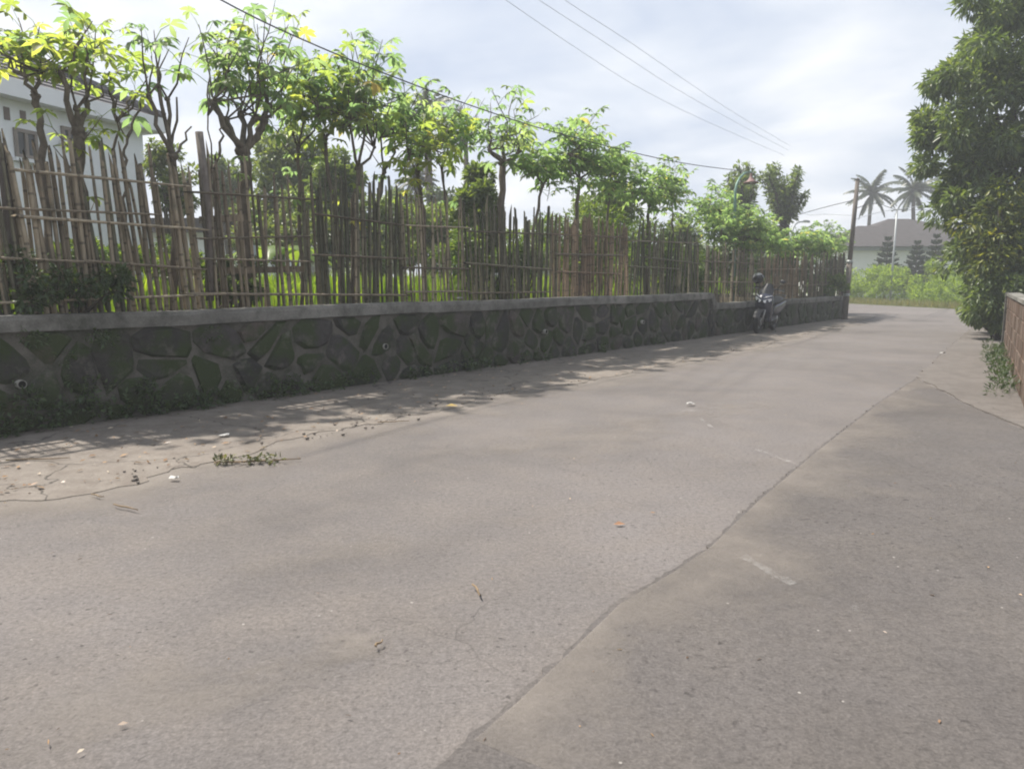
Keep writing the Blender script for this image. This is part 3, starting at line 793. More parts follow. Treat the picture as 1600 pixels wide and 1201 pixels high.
cassava('slender cassava sapling with few leaves before the white house eave', TC + .2, [(200, 470), (196, 330), (198, 250), (199, 215)], .022, [(184, 185)], 3, 14, (195, 140, 40, 45), 'cass', 3, knob=False, depth=.2, bare=[(199, 215, 219, 160), (180, 260, 183, 190), (183, 190, 171, 112), (183, 190, 205, 152)])
cassava('sparse cassava plant with bare forked branches against bright sky beside the house', TC - .05, [(268, 470), (270, 330), (270, 245)], .06, [(232, 150), (248, 135), (262, 155)], 7, 30, (255, 85, 50, 65), 'cass', 4, depth=.25, bare=[(270, 244, 299, 198), (270, 246, 276, 152)])
cassava('nearly bare pair of crooked cassava stems right of the tall stake', TC - .1, [(338, 470), (337, 330), (330, 270)], .024, [(325, 180)], 3, 14, (318, 120, 28, 45), 'cass', 5, knob=False, depth=.15, bare=[(330, 270, 343, 243), (343, 243, 350, 195)])
cassava('large cassava plant with candelabra of pollarded branches and dense tall crown', TC, [(384, 470), (382, 330), (380, 236)], .095, [(330, 160), (352, 188), (376, 180), (398, 185), (420, 165), (412, 190)], 24, 210, (385, 95, 100, 100), 'cass', 6, depth=.55)
cassava('thin leaning cassava stems with mixed leaves right of the largest one', TC + .5, [(470, 470), (468, 330), (466, 230)], .035, [(455, 180), (476, 150), (500, 175)], 16, 125, (480, 165, 65, 95), 'cass', 7, depth=.5)
cassava('dark cassava trunk with drooping yellow-tinged leaves above the dark fence panel', TC + .2, [(532, 470), (525, 340), (508, 215)], .045, [(496, 165), (530, 170)], 13, 105, (525, 195, 62, 80), 'cass_y', 8, depth=.5)
cassava('tall cassava plant with pointed crown touching the overhead cable', TC + .1, [(552, 470), (552, 330), (560, 262)], .05, [(545, 190), (572, 170), (585, 230)], 20, 160, (575, 140, 70, 95), 'cass', 9, depth=.5)
cassava('cassava plant forking in a Y with crown hanging right of the tallest point', TC + .4, [(588, 470), (585, 330), (600, 268)], .04, [(595, 215), (625, 205)], 12, 100, (615, 190, 58, 65), 'cass', 10, depth=.4)
cassava('low bright lime cassava crown over the sunlit tan fence panel', TC + .1, [(664, 470), (662, 330), (652, 272)], .045, [(640, 242), (672, 232), (655, 225)], 16, 130, (668, 228, 66, 60), 'cass_y', 11, depth=.5)
cassava('slim cassava plant with bright crown just right of the lime one', TC + .5, [(702, 470), (698, 330), (690, 262)], .03, [(682, 220), (702, 210)], 10, 75, (708, 215, 46, 65), 'cass', 12, depth=.4)
cassava('thick straight cassava trunk with high open crown above the dark green panel', TC, [(786, 470), (784, 340), (786, 255)], .085, [(765, 235), (784, 215), (812, 235)], 16, 125, (795, 215, 60, 80), 'cass', 13, depth=.5)
cassava('cassava plant with many side shoots left of the brown panel', TC + .3, [(835, 470), (832, 360), (848, 290)], .04, [(835, 262), (862, 255)], 16, 170, (852, 270, 46, 60), 'cass_y', 14, joined=True, depth=.5)
cassava('tall cassava plant with peaked crown above the reddish brown panel', TC + .1, [(905, 470), (902, 360), (905, 280)], .05, [(888, 240), (912, 225), (935, 250)], 26, 260, (915, 255, 60, 85), 'cass', 15, joined=True, depth=.5)
cassava('leaning cassava plant with drooping leaves right of the peaked crown', TC + .4, [(950, 470), (945, 380), (952, 300)], .04, [(945, 275), (970, 285)], 16, 170, (955, 290, 48, 65), 'cass', 16, joined=True, depth=.5)
cassava('pale cassava plant near the wall step with feathery top', TC + .1, [(1012, 470), (1010, 380), (1015, 320)], .05, [(998, 300), (1020, 290), (1040, 305)], 26, 260, (1022, 310, 52, 68), 'cass', 17, joined=True, depth=.5)
cassava('slim tall cassava shoot with small leaf tufts at the wall step', TC + .6, [(1052, 470), (1052, 380), (1050, 320)], .03, [(1046, 290), (1058, 280)], 8, 45, (1048, 285, 32, 40), 'cass', 18, joined=True, depth=.4)
cassava('cassava plant with small round crown left of the green lamp post', TC + .8, [(1118, 475), (1116, 400), (1118, 360)], .04, [(1105, 335), (1128, 330)], 30, 300, (1118, 340, 44, 48), 'cass', 19, joined=True, depth=.6)
cassava('low lush bright green cassava mound around the green lamp post', TC + .1, [(1165, 475), (1165, 420), (1160, 392)], .04, [(1135, 375), (1160, 368), (1185, 375), (1205, 385)], 60, 640, (1163, 362, 66, 44), 'cass', 20, joined=True, depth=.7)
cassava('low cassava plant with drooping foliage right of the lush mound', TC + .2, [(1235, 470), (1235, 430), (1235, 405)], .03, [(1222, 392), (1245, 388)], 36, 330, (1235, 388, 42, 34), 'cass', 21, joined=True, depth=.6)
cassava('last low cassava plant hanging over the fence corner by the utility pole', TC, [(1288, 465), (1287, 430), (1288, 405)], .03, [(1268, 392), (1290, 385), (1310, 390)], 50, 460, (1290, 386, 44, 36), 'cass', 22, joined=True, depth=.6)

# ------------------------------------------------------------------ leafy crowns and bushes
def foliage(name, centers, spread, n, size, aspect, mat, parent, seed, droop=.3, flat=.8, out_from=None):
    """n leaves (folded diamonds) scattered about clump centres, one mesh"""
    g = np.random.default_rng(seed); C = np.array([tuple(c) for c in centers]); k = g.integers(0, len(C), n)
    sp_ = np.array(spread)[k] if hasattr(spread, '__len__') else np.full(n, spread)
    d = g.normal(size=(n, 3)); d /= np.linalg.norm(d, axis=1)[:, None]
    rad = sp_ * g.uniform(.35, 1.0, n) ** .6
    pos = C[k] + d * rad[:, None] * np.array([1, 1, flat])
    dirn = d + g.normal(scale=.55, size=(n, 3)); dirn[:, 2] -= droop; dirn /= np.linalg.norm(dirn, axis=1)[:, None]
    up = g.normal(scale=.5, size=(n, 3)); up[:, 2] += 1.0
    side = np.cross(dirn, up); side /= np.linalg.norm(side, axis=1)[:, None]; nor = np.cross(side, dirn)
    L = size * g.uniform(.6, 1.25, n)[:, None]; wv = L * aspect * .5
    b = pos; m1 = pos + dirn * L * .5 + side * wv + nor * L * .06; m2 = pos + dirn * L * .5 - side * wv + nor * L * .06; tp = pos + dirn * L - nor * L * .12
    V = np.stack([b, m1, tp, m2], 1).reshape(-1, 3); i = np.arange(n) * 4
    F = np.concatenate([np.stack([i, i + 1, i + 2], 1), np.stack([i, i + 2, i + 3], 1)], 0)
    c = np.array([V[:, 0].mean(), V[:, 1].mean(), V[:, 2].min()])
    me = fast_mesh(name, V - c, F, mat); o = bpy.data.objects.new(name, me); col.objects.link(o); put(o, c, parent)
    o['kind'] = 'stuff' if parent is not None else o.get('kind', 'thing'); return o
def clumps(c, rx, ry, rz, n, rg, low=-1.0):
    out = []
    while len(out) < n:
        p = Vector((rg.uniform(-1, 1), rg.uniform(-1, 1), rg.uniform(low, 1)))
        if .35 < p.length < 1: out.append(Vector(c) + Vector((p.x * rx, p.y * ry, p.z * rz)))
    return out
def tree(name, label, cat, base, top, rx, crown_lo, nclump, nleaf, size, mat, seed, r=.12, aspect=.4, group=None, barkm='bark2', clump_r=None, limbs=7):
    rg = random.Random(seed); base = Vector(base); top = Vector(top)
    root = empty(name, base, label, cat, group)
    cz = (top.z + crown_lo) / 2; c = Vector((top.x, top.y, cz)); rz = (top.z - crown_lo) / 2
    cl = clumps(c, rx, rx, rz, nclump, rg)
    fork = base.lerp(Vector((top.x, top.y, crown_lo + rz * .6)), 1.0)
    mb = MB(); pts = wob(base, fork, 5, r * .4, rg); mb.tube(pts, [r * (1.2 - .5 * i / 5) for i in range(6)], 8)
    mb.build('trunk', M[barkm], root, True)
    for q in rg.sample(cl, min(limbs, len(cl))):
        a = pts[rg.choice((2, 3, 4))]; k = wob(a, q, 4, .08, rg); mb = MB(); mb.tube(k, [r * .5, r * .4, r * .3, r * .2, r * .08], 6); mb.build('limb', M[barkm], root, True)
    foliage('crown', cl, clump_r or rx * .38, nleaf, size, aspect, mat, root, seed)
    return root
def bush(name, label, cat, c, rx, ry, rz, nclump, nleaf, size, mat, seed, aspect=.4, group=None, droop=.2, zmin=None):
    rg = random.Random(seed); c = Vector(c); base = Vector((c.x, c.y, zmin if zmin is not None else c.z - rz))
    root = empty(name, base, label, cat, group)
    cl = clumps(c, rx, ry, rz, nclump, rg); mb = MB()
    for q in cl[:max(4, nclump // 3)]:
        k = wob(base + Vector((rg.uniform(-.1, .1), rg.uniform(-.1, .1), 0)), q, 3, .05, rg); mb.tube(k, [.018, .014, .01, .005], 5)
    mb.build('stems', M['bark2'], root, True)
    foliage('foliage', cl, min(rx, rz) * .42, nleaf, size, aspect, mat, root, seed, droop)
    return root

# trees in the garden and beyond, as seen between the cassava
gz = GZ1
def gtree(label, x, ytop, ylow, wpx, Y, mat, seed, nleaf=7000, size=.2, nclump=26, r=.1, group='trees beyond the fence', name='garden_tree', clump=None):
    tp = AT(x, ytop, Y); lo = AT(x, ylow, Y).z; rx = wpx / 2 * Y / FPX
    return tree(name, label, 'tree', (tp.x, tp.y, gz - .1), tp, rx * .8, lo, nclump, nleaf, size, mat, seed, r, .45, group, clump_r=clump or rx * .3)
gtree('small airy tree in the gap right of the white house', 262, 212, 340, 80, 14, M['tree2'], 31, 3200, .1)
gtree('dark rounded tree behind the big pollarded cassava', 350, 242, 345, 75, 22, M['tree'], 32, 5000, .16)
gtree('broad leafy tree filling the gap right of the big cassava', 455, 205, 400, 135, 19, M['tree2'], 33, 13000, .15, 56)
gtree('dense dark tree behind the thin leaning cassava stems', 525, 240, 405, 100, 17, M['tree'], 34, 10000, .14, 40)
gtree('distant low tree between the Y-forked cassava and the lime one', 618, 292, 400, 90, 34, M['tree'], 35, 5000, .24)
gtree('distant dark tree behind the lime cassava', 690, 290, 420, 90, 30, M['tree'], 36, 5000, .22)
gtree('full green tree rising behind the dark green fence panel', 745, 262, 425, 85, 15, M['tree'], 37, 8000, .13, 44)
gtree('dark full tree behind the reddish brown panel', 950, 285, 430, 120, 21, M['tree'], 38, 8000, .17, 34)
gtree('rounded tree behind the wall step', 1065, 335, 430, 70, 26, M['tree'], 39, 5000, .18)
# upright pollarded trees by the lamps
def upright(label, x, ytop, ylow, wpx, Y, seed, n=7000):
    rg = random.Random(seed); b = AT(x, ylow + 90, Y); b.z = .3; root = empty('pollarded_tree', b, label, 'tree', 'pollarded trees by the street lamps')
    mb = MB(); f = AT(x, ylow, Y); mb.tube(wob(b, f, 4, .06, rg), [.3, .28, .26, .24, .24], 8); mb.build('trunk', M['bark2'], root, True)
    cl = []; sp_ = []
    for i in range(10):
        u = -1 + 2 * i / 9 + rg.uniform(-.12, .12); tp = AT(x + u * wpx * .58, ytop + (abs(u) ** 2) * 12 + rg.choice((0, 4, 22, 34)), Y + rg.uniform(-1, 1) * .9)
        k = wob(f, tp, 5, .08, rg); mb = MB(); mb.tube(k, [.12, .1, .08, .06, .04, .015], 6); mb.build('limb', M['bark2'], root, True)
        for j in range(2, 11): cl.append(f.lerp(tp, j / 10)); sp_.append(.36 - .026 * j)
    foliage('crown', cl, sp_, int(n * .62), .19, .42, M['tree'], root, seed, .0)
upright('dark upright pollarded tree right of the green lamp shade', 1224, 258, 352, 60, 30, 41, 5200)
upright('dark pollarded tree directly behind the green lamp post', 1160, 258, 350, 34, 29, 42, 3600)
gtree('small dark shrubby tree between the two pollarded trees', 1190, 338, 410, 50, 31, M['tree'], 43, 3000, .18)
# bare tree
rgb = random.Random(5); b = AT(728, 330, 30); b.z = gz; root = empty('bare_tree', b, 'thin leafless tree against the sky behind the overhead cable', 'tree')
mb = MB(); f = AT(728, 235, 30); mb.tube(wob(b, f, 5, .08, rgb), [.16, .14, .12, .11, .1, .09], 7); mb.build('trunk', M['bark2'], root, True)
for i in range(9):
    e1 = AT(728 + rgb.uniform(-42, 42), rgb.uniform(150, 205), 30 + rgb.uniform(-1.5, 1.5)); k = wob(f, e1, 5, .15, rgb)
    mb = MB(); mb.tube(k, [.06, .05, .04, .03, .02, .01], 5)
    for j in range(8):
        a = k[rgb.choice((2, 3, 4))]; mb.tube(wob(a, a + Vector((rgb.uniform(-.5, .5), rgb.uniform(-.5, .5), rgb.uniform(.2, .8))), 3, .05, rgb), [.018, .014, .01, .006], 4)
    mb.build('branch', M['bark2'], root, True)

# shrubs in the garden just behind the fence
for i, (lab, x, y, Y, rx, rz, n, sz, mt) in enumerate([
    ('dark creeper bush on the fence foot below the white house', 110, 440, 0, .75, .22, 2000, .07, 'ivy'),
    ('weedy bush at the fence foot near the left picture edge', 15, 445, 0, .5, .25, 1800, .07, 'ivy'),
    ('sunlit green shrub behind the dark green panel', 760, 405, 1.6, .9, .5, 3500, .1, 'shrub'),
    ('sunlit green shrub left of the reddish brown panel', 820, 410, 1.2, .8, .5, 3500, .1, 'shrub'),
    ('tall shrub filling the fence behind the reddish brown panel', 920, 380, 1.4, 1.2, .9, 6000, .1, 'shrub'),
    ('bright shrub pressed against the greenish panel', 1030, 400, 1.0, 1.1, .8, 6000, .1, 'shrub'),
    ('shrub with grass-like leaves spilling at the wall step', 1075, 440, .45, .5, .35, 2000, .1, 'shrub'),
    ('green shrub behind the yellowish thin panel', 1130, 425, .9, 1.2, .55, 5000, .1, 'shrub'),
    ('shrub behind the panel at the scooter', 1215, 425, 1.0, 1.3, .5, 5000, .1, 'ivy'),
    ('shrub behind the dense dark panel at the corner', 1280, 425, .9, 1.2, .5, 4500, .1, 'ivy'),
    ('dense low bush right behind the scooter panel', 1248, 445, .7, 1.6, .4, 5000, .1, 'shrub'),
    ('low hedge bush at the foot of the white house', 90, 415, 3.0, 1.6, .35, 5000, .09, 'shrub'),
    ('second low hedge bush under the house corner', 215, 415, 3.2, 1.4, .35, 5000, .09, 'shrub'),
    ('dark bush beyond the rice left of the lime cassava', 575, 372, 5.5, 1.5, .75, 5000, .14, 'tree'),
    ('dark bush beyond the rice behind the lime cassava', 650, 375, 6.0, 1.5, .75, 5000, .14, 'tree'),
    ('dark bush beyond the rice right of the lime cassava', 715, 372, 5.0, 1.2, .8, 4500, .14, 'tree'),
    ('mid-green bush beyond the rice under the thin leaning stems', 470, 360, 6.5, 1.5, .8, 5000, .14, 'tree2'),
    ('shrub at the foot of the big pollarded cassava', 350, 435, .6, .6, .22, 1600, .08, 'ivy')]):
    c = ONT(x, y, TF + .12 + Y); g0 = GZ1 if SOF(c) < S_STEP else GZ2
    bush('garden_shrub', lab, 'shrub', c, rx, .22 if Y == 0 else rx * .6, rz, 18, n, sz, M[mt], 60 + i, .45, 'shrubs behind the fence', .2, g0)

# banana plant with a few broad bright leaves
bc = ONT(440, 420, T0 + 5); bc.z = gz; root = empty('banana_plant', bc, 'banana plant with broad bright leaves seen through the grey fence panel', 'banana plant')
mb = MB(); mb.tube([bc, bc + Vector((0, 0, .9))], [.1, .07], 8); mb.build('stem', M['shrub'], root, True)
for i in range(8):
    a = i * .8; d = Vector((math.cos(a), math.sin(a), 0)); e_ = Vector((-d.y, d.x, 0)); vs = []; L = 1.1
    for j in range(7):
        f = j / 6; p = bc + Vector((0, 0, .85)) + d * L * f + Vector((0, 0, .8 * f - .95 * f * f)); w = .2 * math.sin(math.pi * min(1, f * .9 + .1))
        vs += [p + e_ * w + Vector((0, 0, -.04)), p, p - e_ * w + Vector((0, 0, -.04))]
    mb = MB(); mb.add(vs, [(3 * j + q, 3 * j + q + 1, 3 * j + q + 4, 3 * j + q + 3) for j in range(6) for q in (0, 1)]); mb.build('leaf', M['banana'], root, True)

# rice paddy: blades, one mass
g = np.random.default_rng(3); n = 26000
s_ = g.uniform(2, 26, n); t_ = T0 + 2.0 + 22 * g.uniform(0, 1, n) ** 1.7; s_ = s_ + (t_ - T0) * .25
base = np.outer(s_, np.array(D)) + np.outer(t_, np.array(N)); base[:, 2] = GZ1 - .02
hh = g.uniform(.35, .6, n); az = g.uniform(0, 2 * math.pi, n); ln = g.uniform(.05, .25, n); wd = np.stack([-np.sin(az), np.cos(az), np.zeros(n)], 1) * .013 * (1 + (t_[:, None] - T0) * .06)
dd = np.stack([np.cos(az), np.sin(az), np.zeros(n)], 1)
mid = base + dd * (ln * .35)[:, None]; mid[:, 2] += hh * .6
tip = base + dd * ln[:, None]; tip[:, 2] += hh
V = np.stack([base - wd, base + wd, mid + wd * .8, mid - wd * .8, tip], 1).reshape(-1, 3); i5 = np.arange(n) * 5
F = np.concatenate([np.stack([i5, i5 + 1, i5 + 2], 1), np.stack([i5, i5 + 2, i5 + 3], 1), np.stack([i5 + 3, i5 + 2, i5 + 4], 1)])
me = fast_mesh('rice_field', V, F, M['rice']); o = bpy.data.objects.new('rice_field', me); col.objects.link(o)
tag(o, 'bright green young rice growing in the field behind the fence', 'rice', kind='stuff')

# ------------------------------------------------------------------ white house at the left
EZ = 4.2
hc = G(222, 203, EZ); hl = G(0, 150, EZ); hu = (hc - hl); hu.z = 0; hu.normalize(); hn = Vector((-hu.y, hu.x, 0))
hc = Vector((hc.x, hc.y, 0))
def HP(a, b, z): return hc - hu * a + hn * b + Vector((0, 0, z))      # a back along the wall, b into the house
house = empty('white_house', HP(5, 4, GZ1), 'white single-storey house with dark tiled roof behind the fence at left', 'house')
def hbox(name, a0, a1, b0, b1, z0, z1, mat, parent):
    mb = MB(); mb.add([HP(a, b, z) for z in (z0, z1) for a, b in ((a0, b0), (a1, b0), (a1, b1), (a0, b1))], [(3, 2, 1, 0), (4, 5, 6, 7), (0, 1, 5, 4), (1, 2, 6, 5), (2, 3, 7, 6), (3, 0, 4, 7)])
    return mb.build(name, mat, parent)
hbox('wall', 0, 11, 0, 9, GZ1 + .5, EZ - .02, M['white'], house)
hbox('plinth', -.03, 11.03, -.03, 9.03, GZ1 - .1, GZ1 + .5, M['plinth'], house)
hbox('soffit', -.26, 11.26, -.26, 9.26, EZ - .02, EZ + .04, M['whitetrim'], house)
hbox('fascia', -.3, 11.3, -.32, -.24, EZ - .03, EZ + .24, M['whitetrim'], house)
hbox('fascia', -.32, -.24, -.24, 9.3, EZ - .03, EZ + .24, M['whitetrim'], house)
for a in (1.4, 3.05): hbox('pilaster', a - .14, a + .14, -.05, -.002, GZ1 + .5, EZ - .03, M['white'], house)
def hwin(x0, y0, x1, y1, slats=False):
    def hit(x, y):
        d = ray(x, y); nrm = hn; o_ = Vector((0, 0, EYE)); k = (hc - o_).dot(nrm) / d.dot(nrm); p = o_ + d * k
        return (hc - p).dot(hu), p.z
    a0, z1 = hit(x0, y0); a1, z0 = hit(x1, y1)
    lo, hi = min(a0, a1), max(a0, a1); z0, z1 = min(z0, z1), max(z0, z1)
    w = hbox('window', lo, hi, -.02, .0, z0, z1, M['glass'], house)
    for (p, q, r, s) in ((lo - .05, hi + .05, z1, z1 + .06), (lo - .05, hi + .05, z0 - .06, z0), (lo - .05, lo, z0, z1), (hi, hi + .05, z0, z1), ((lo + hi) / 2 - .025, (lo + hi) / 2 + .025, z0, z1)):
        hbox('frame', p, q, -.05, -.003, r, s, M['frame'], w)
    hbox('sill', lo - .1, hi + .1, -.1, -.004, z0 - .12, z0 - .063, M['whitetrim'], w)
    return lo, hi, z1
lo, hi, z1 = hwin(24, 206, 54, 245)
for k in range(3): hbox('vent', lo + .1 + k * .28, lo + .2 + k * .28, -.012, .0, z1 + .16, z1 + .36, M['vent'], house)
hwin(98, 203, 114, 218)
hwin(-150, 190, -80, 250)
# roof: stepped tile courses on a hip roof
ov = .3; k = 26; pitch = .56; run = (9 + 2 * ov) / 2
mb = MB()
def ring(i):
    f = run * i / k; return f
for i in range(k):
    f0 = run * i / k; f1 = run * (i + 1) / k + .02; z0 = EZ + .24 + f0 * pitch; z1 = EZ + .24 + (f1) * pitch - .035
    q0 = [HP(-ov + f0, -ov + f0, z0), HP(11 + ov - f0, -ov + f0, z0), HP(11 + ov - f0, 9 + ov - f0, z0), HP(-ov + f0, 9 + ov - f0, z0)]
    q1 = [HP(-ov + f1, -ov + f1, z1), HP(11 + ov - f1, -ov + f1, z1), HP(11 + ov - f1, 9 + ov - f1, z1), HP(-ov + f1, 9 + ov - f1, z1)]
    qb = [p - Vector((0, 0, .04)) for p in q0]
    vs = qb + q0 + q1
    mb.add(vs, [(4 * r + j, 4 * r + (j + 1) % 4, 4 * (r + 1) + (j + 1) % 4, 4 * (r + 1) + j) for r in (0, 1) for j in range(4)])
roof = mb.build('roof', M['roof'], house)
mb = MB()
apex = [HP(-ov + run, -ov + run, EZ + .27 + run * pitch), HP(11 + ov - run, -ov + run, EZ + .27 + run * pitch)]
for a, b in ((HP(-ov, -ov, EZ + .27), apex[0]), (HP(-ov, 9 + ov, EZ + .27), apex[0]), (HP(11 + ov, -ov, EZ + .27), apex[1]), (apex[0], apex[1])): mb.tube([a, b], .09, 6)
mb.build('ridge_tiles', M['roof'], roof)

# low shed behind the garden
c0 = AT(330, 330, 24)
shed = empty('low_shed', (c0.x, c0.y, gz), 'low pale shed with flat grey roof glimpsed behind the grey fence panel', 'shed')
mb = MB(); mb.box((c0.x, c0.y, gz + .95), 5.0, 3, 1.9); mb.build('wall', M['white'], shed)
mb = MB(); zz = AT(330, 318, 24).z; mb.box((c0.x, c0.y, gz + 2.1), 5.6, 3.6, .42, Matrix.Rotation(R(4), 3, 'X')); mb.build('roof', M['roof2'], shed)
c1 = ONT(395, 400, T0 + 4.2)
mb = MB(); mb.box((c1.x, c1.y, gz + .42), .17, .17, 1.1, Matrix.Rotation(R(-5), 3, 'Y')); tag(mb.build('concrete_post', M['plinth']), 'short pale blue-grey post in the garden below the big cassava', 'post')

# ------------------------------------------------------------------ far house, palms, pines, hedge
FY = 48
def fp(x, z, dy=0):
    d = ray(x, 437); return Vector((d.x / d.y * FY, FY + dy, z))
xa, xb = fp(1318, 0).x, fp(1640, 0).x
fh = empty('far_house', ((xa + xb) / 2, FY + 4, 0), 'white house with grey-brown hipped roof across the far road', 'house')
mb = MB(); mb.box(((xa + xb) / 2, FY + 4.5, 1.6), xb - xa - .8, 8, 3.4); mb.build('wall', M['brightwhite'], fh)
mb = MB(); mb.box(((xa + xb) / 2, FY + 4.5, 3.25), xb - xa + .3, 9, .22); mb.build('fascia', M['plinth'], fh)
def hip(x0, x1, y0, y1, z0, z1, r0, r1, ym):
    mb = MB(); mb.add([(x0, y0, z0), (x1, y0, z0), (x1, y1, z0), (x0, y1, z0), (r0, ym, z1), (r1, ym, z1)], [(0, 1, 5, 4), (1, 2, 5), (2, 3, 4, 5), (3, 0, 4), (3, 2, 1, 0)])
    return mb.build('roof', M['roof2'], fh)
hip(xa - .3, xb + .3, FY - .2, FY + 9.2, 3.362, AT(1430, 342, FY + 4.5).z, AT(1412, 0, FY + 4.5).x, AT(1445, 0, FY + 4.5).x, FY + 4.5)
hip(xa - .35, xa + 6.5, FY - .6, FY + 6, 3.37, AT(1375, 353, FY + 2.7).z, AT(1362, 0, FY + 2.7).x, AT(1395, 0, FY + 2.7).x, FY + 2.7)

def palm(label, x, ytop, ycrown, Y, seed, npx=46):
    rg = random.Random(seed); cr = AT(x, ycrown, Y); b = Vector((cr.x + rg.uniform(-.6, .6), Y, 0))
    root = empty('coconut_palm', b, label, 'palm tree', 'coconut palms')
    mb = MB(); k = wob(b, cr, 6, .06, rg); mb.tube(k, [.22, .19, .17, .16, .15, .14, .15], 8); mb.build('trunk', M['bark'], root, True)
    L = npx * Y / FPX * 1.15
    for i in range(23):
        az = i * 2.39996 + rg.uniform(-.2, .2); el = R(85 - 130 * (i / 22)) + rg.uniform(-.12, .12)
        pts = []; p = cr.copy(); a = el
        for j in range(9):
            pts.append(p.copy()); p = p + Vector((math.cos(az) * math.cos(a), math.sin(az) * math.cos(a), math.sin(a))) * L / 8; a -= R(6.5 + 3 * rg.random()) * (1.0 if el > 0 else .6)
        mb = MB(); mb.tube(pts, [.035 - .0035 * j for j in range(9)], 4)
        for j in range(1, 33):
            f = j / 32 * 8; q = min(int(f), 7); c = pts[q].lerp(pts[q + 1], f - q); tg = (pts[q + 1] - pts[q]).normalized()
            sd = tg.cross(Vector((0, 0, 1)));
            if sd.length < .1: sd = Vector((-math.sin(az), math.cos(az), 0))
            sd.normalize()
            for s in (-1, 1):
                dl = (sd * s * .8 + tg * .7 + Vector((0, 0, -.45 - rg.uniform(0, .5)))).normalized(); ll = L * .24 * math.sin(math.pi * (.12 + .8 * j / 33)) * rg.uniform(.8, 1.1)
                w = tg * .06 * (Y / 40)
                mb.add([c - w, c + w, c + dl * ll], [(0, 1, 2)])
        mb.build('frond', M['palm'], root)
palm('coconut palm just right of the wooden utility pole above the far roof', 1363, 268, 302, 62, 51, 36)
palm('coconut palm beside the big tree above the far roof ridge', 1428, 262, 298, 58, 52, 39)
palm('coconut palm top poking up behind the tall cassava crowns', 668, 120, 180, 30, 53, 45)
palm('distant coconut palm behind the lime cassava with hanging fronds', 650, 250, 282, 34, 54, 34)

def pine(label, x, ytop, ybot, wpx, Y, seed):
    rg = random.Random(seed); tp = AT(x, ytop, Y); b = Vector((tp.x, Y, 0)); root = empty('norfolk_pine', b, label, 'pine tree', 'young pines before the far house')
    mb = MB(); mb.tube([b, tp], [.09, .02], 6); mb.build('trunk', M['bark2'], root, True)
    w = wpx / 2 * Y / FPX * 1.15; nt = 10
    for i in range(nt):
        f = i / (nt - 1); z = .7 + (tp.z - .8) * f; rr = w * (1.08 - 1.0 * f) + .06; mb = MB()
        for k in range(9):
            a = k * 2 * math.pi / 9 + i * .4; d = Vector((math.cos(a), math.sin(a), 0)); o_ = Vector((tp.x, Y, z))
            e1 = o_ + d * rr + Vector((0, 0, rr * .22)); mb.tube([o_, o_ + d * rr * .5 + Vector((0, 0, -.02)), e1], [.04, .035, .012], 4)
            sd = Vector((-d.y, d.x, 0))
            for j in range(2, 12):
                c = o_.lerp(e1, j / 12) + Vector((0, 0, -.02))
                for s in (-1, 1):
                    q = c + (sd * s * .6 + d * .4).normalized() * rr * .22 + Vector((0, 0, rg.uniform(.0, .08))); mb.add([c - d * .08, c + d * .08, q], [(0, 1, 2)])
                q = c + Vector((0, 0, .2)) + d * .1; mb.add([c - sd * .09, c + sd * .09, q], [(0, 1, 2)])
        mb.build('branch_tier', M['pine'], root)
pine('young tiered pine left of the thin metal pole before the far house', 1388, 372, 420, 52, 43.5, 71)
pine('young tiered pine in the middle before the far white wall', 1434, 378, 420, 50, 43, 72)
pine('young tiered pine rightmost before the far white wall', 1464, 368, 420, 48, 42, 73)

# overgrown hedge across the far road
sheet('verge', [hedge_far, hedge_near, hedge_near + Vector((40, 0, 0)), hedge_far + Vector((40, 20, 0))], .03, M['verge'], .12, .5, thick=.06)
back = Vector((hdir.y, -hdir.x, 0))
if back.x < 0: back = -back
cl = []; sp_ = []; rgx = random.Random(77); HL = (hedge_a - hedge_b).length
for i in range(330):
    f = rgx.uniform(-.55, 1.5); dpt = rgx.uniform(.5, 6.0); z = rgx.uniform(.1, 1.0) * (1.15 + .22 * math.sin(f * 9)) * (.62 + .38 * min(1, dpt / 1.6))
    cl.append(hedge_b + (hedge_a - hedge_b) * f + back * dpt + Vector((0, 0, z * 1.6))); sp_.append(rgx.uniform(.25, .5))
o = foliage('overgrown_weeds', cl, sp_, 46000, .17, .35, M['hedge'], None, 78, -.4)
tag(o, 'overgrown bright green weeds and grass bank across the far road', 'weeds', kind='stuff')
# dry grass fringe at the verge
n = 3500; g = np.random.default_rng(8)
f = g.uniform(-.3, 1.3, n); dp = g.uniform(-.1, .9, n); bs = np.array(hedge_b)[None] + np.outer(f, np.array(hedge_a - hedge_b)) + np.outer(dp, np.array(back)); bs[:, 2] = .02
az = g.uniform(0, 6.28, n); w = np.stack([np.cos(az), np.sin(az), np.zeros(n)], 1) * .02; tp = bs + g.normal(scale=.08, size=(n, 3)); tp[:, 2] = .02 + g.uniform(.1, .4, n)
V = np.stack([bs - w, bs + w, tp], 1).reshape(-1, 3); F = np.arange(n * 3).reshape(-1, 3)
M['dryg'] = leaf_mat('dry_verge_grass', [(0, (.12, .14, .05)), (1, (.24, .22, .1))], .3)
o = bpy.data.objects.new('verge_grass', fast_mesh('verge_grass', V, F, M['dryg'])); col.objects.link(o); tag(o, 'dry yellowish grass fringe along the far road edge', 'grass', kind='stuff')
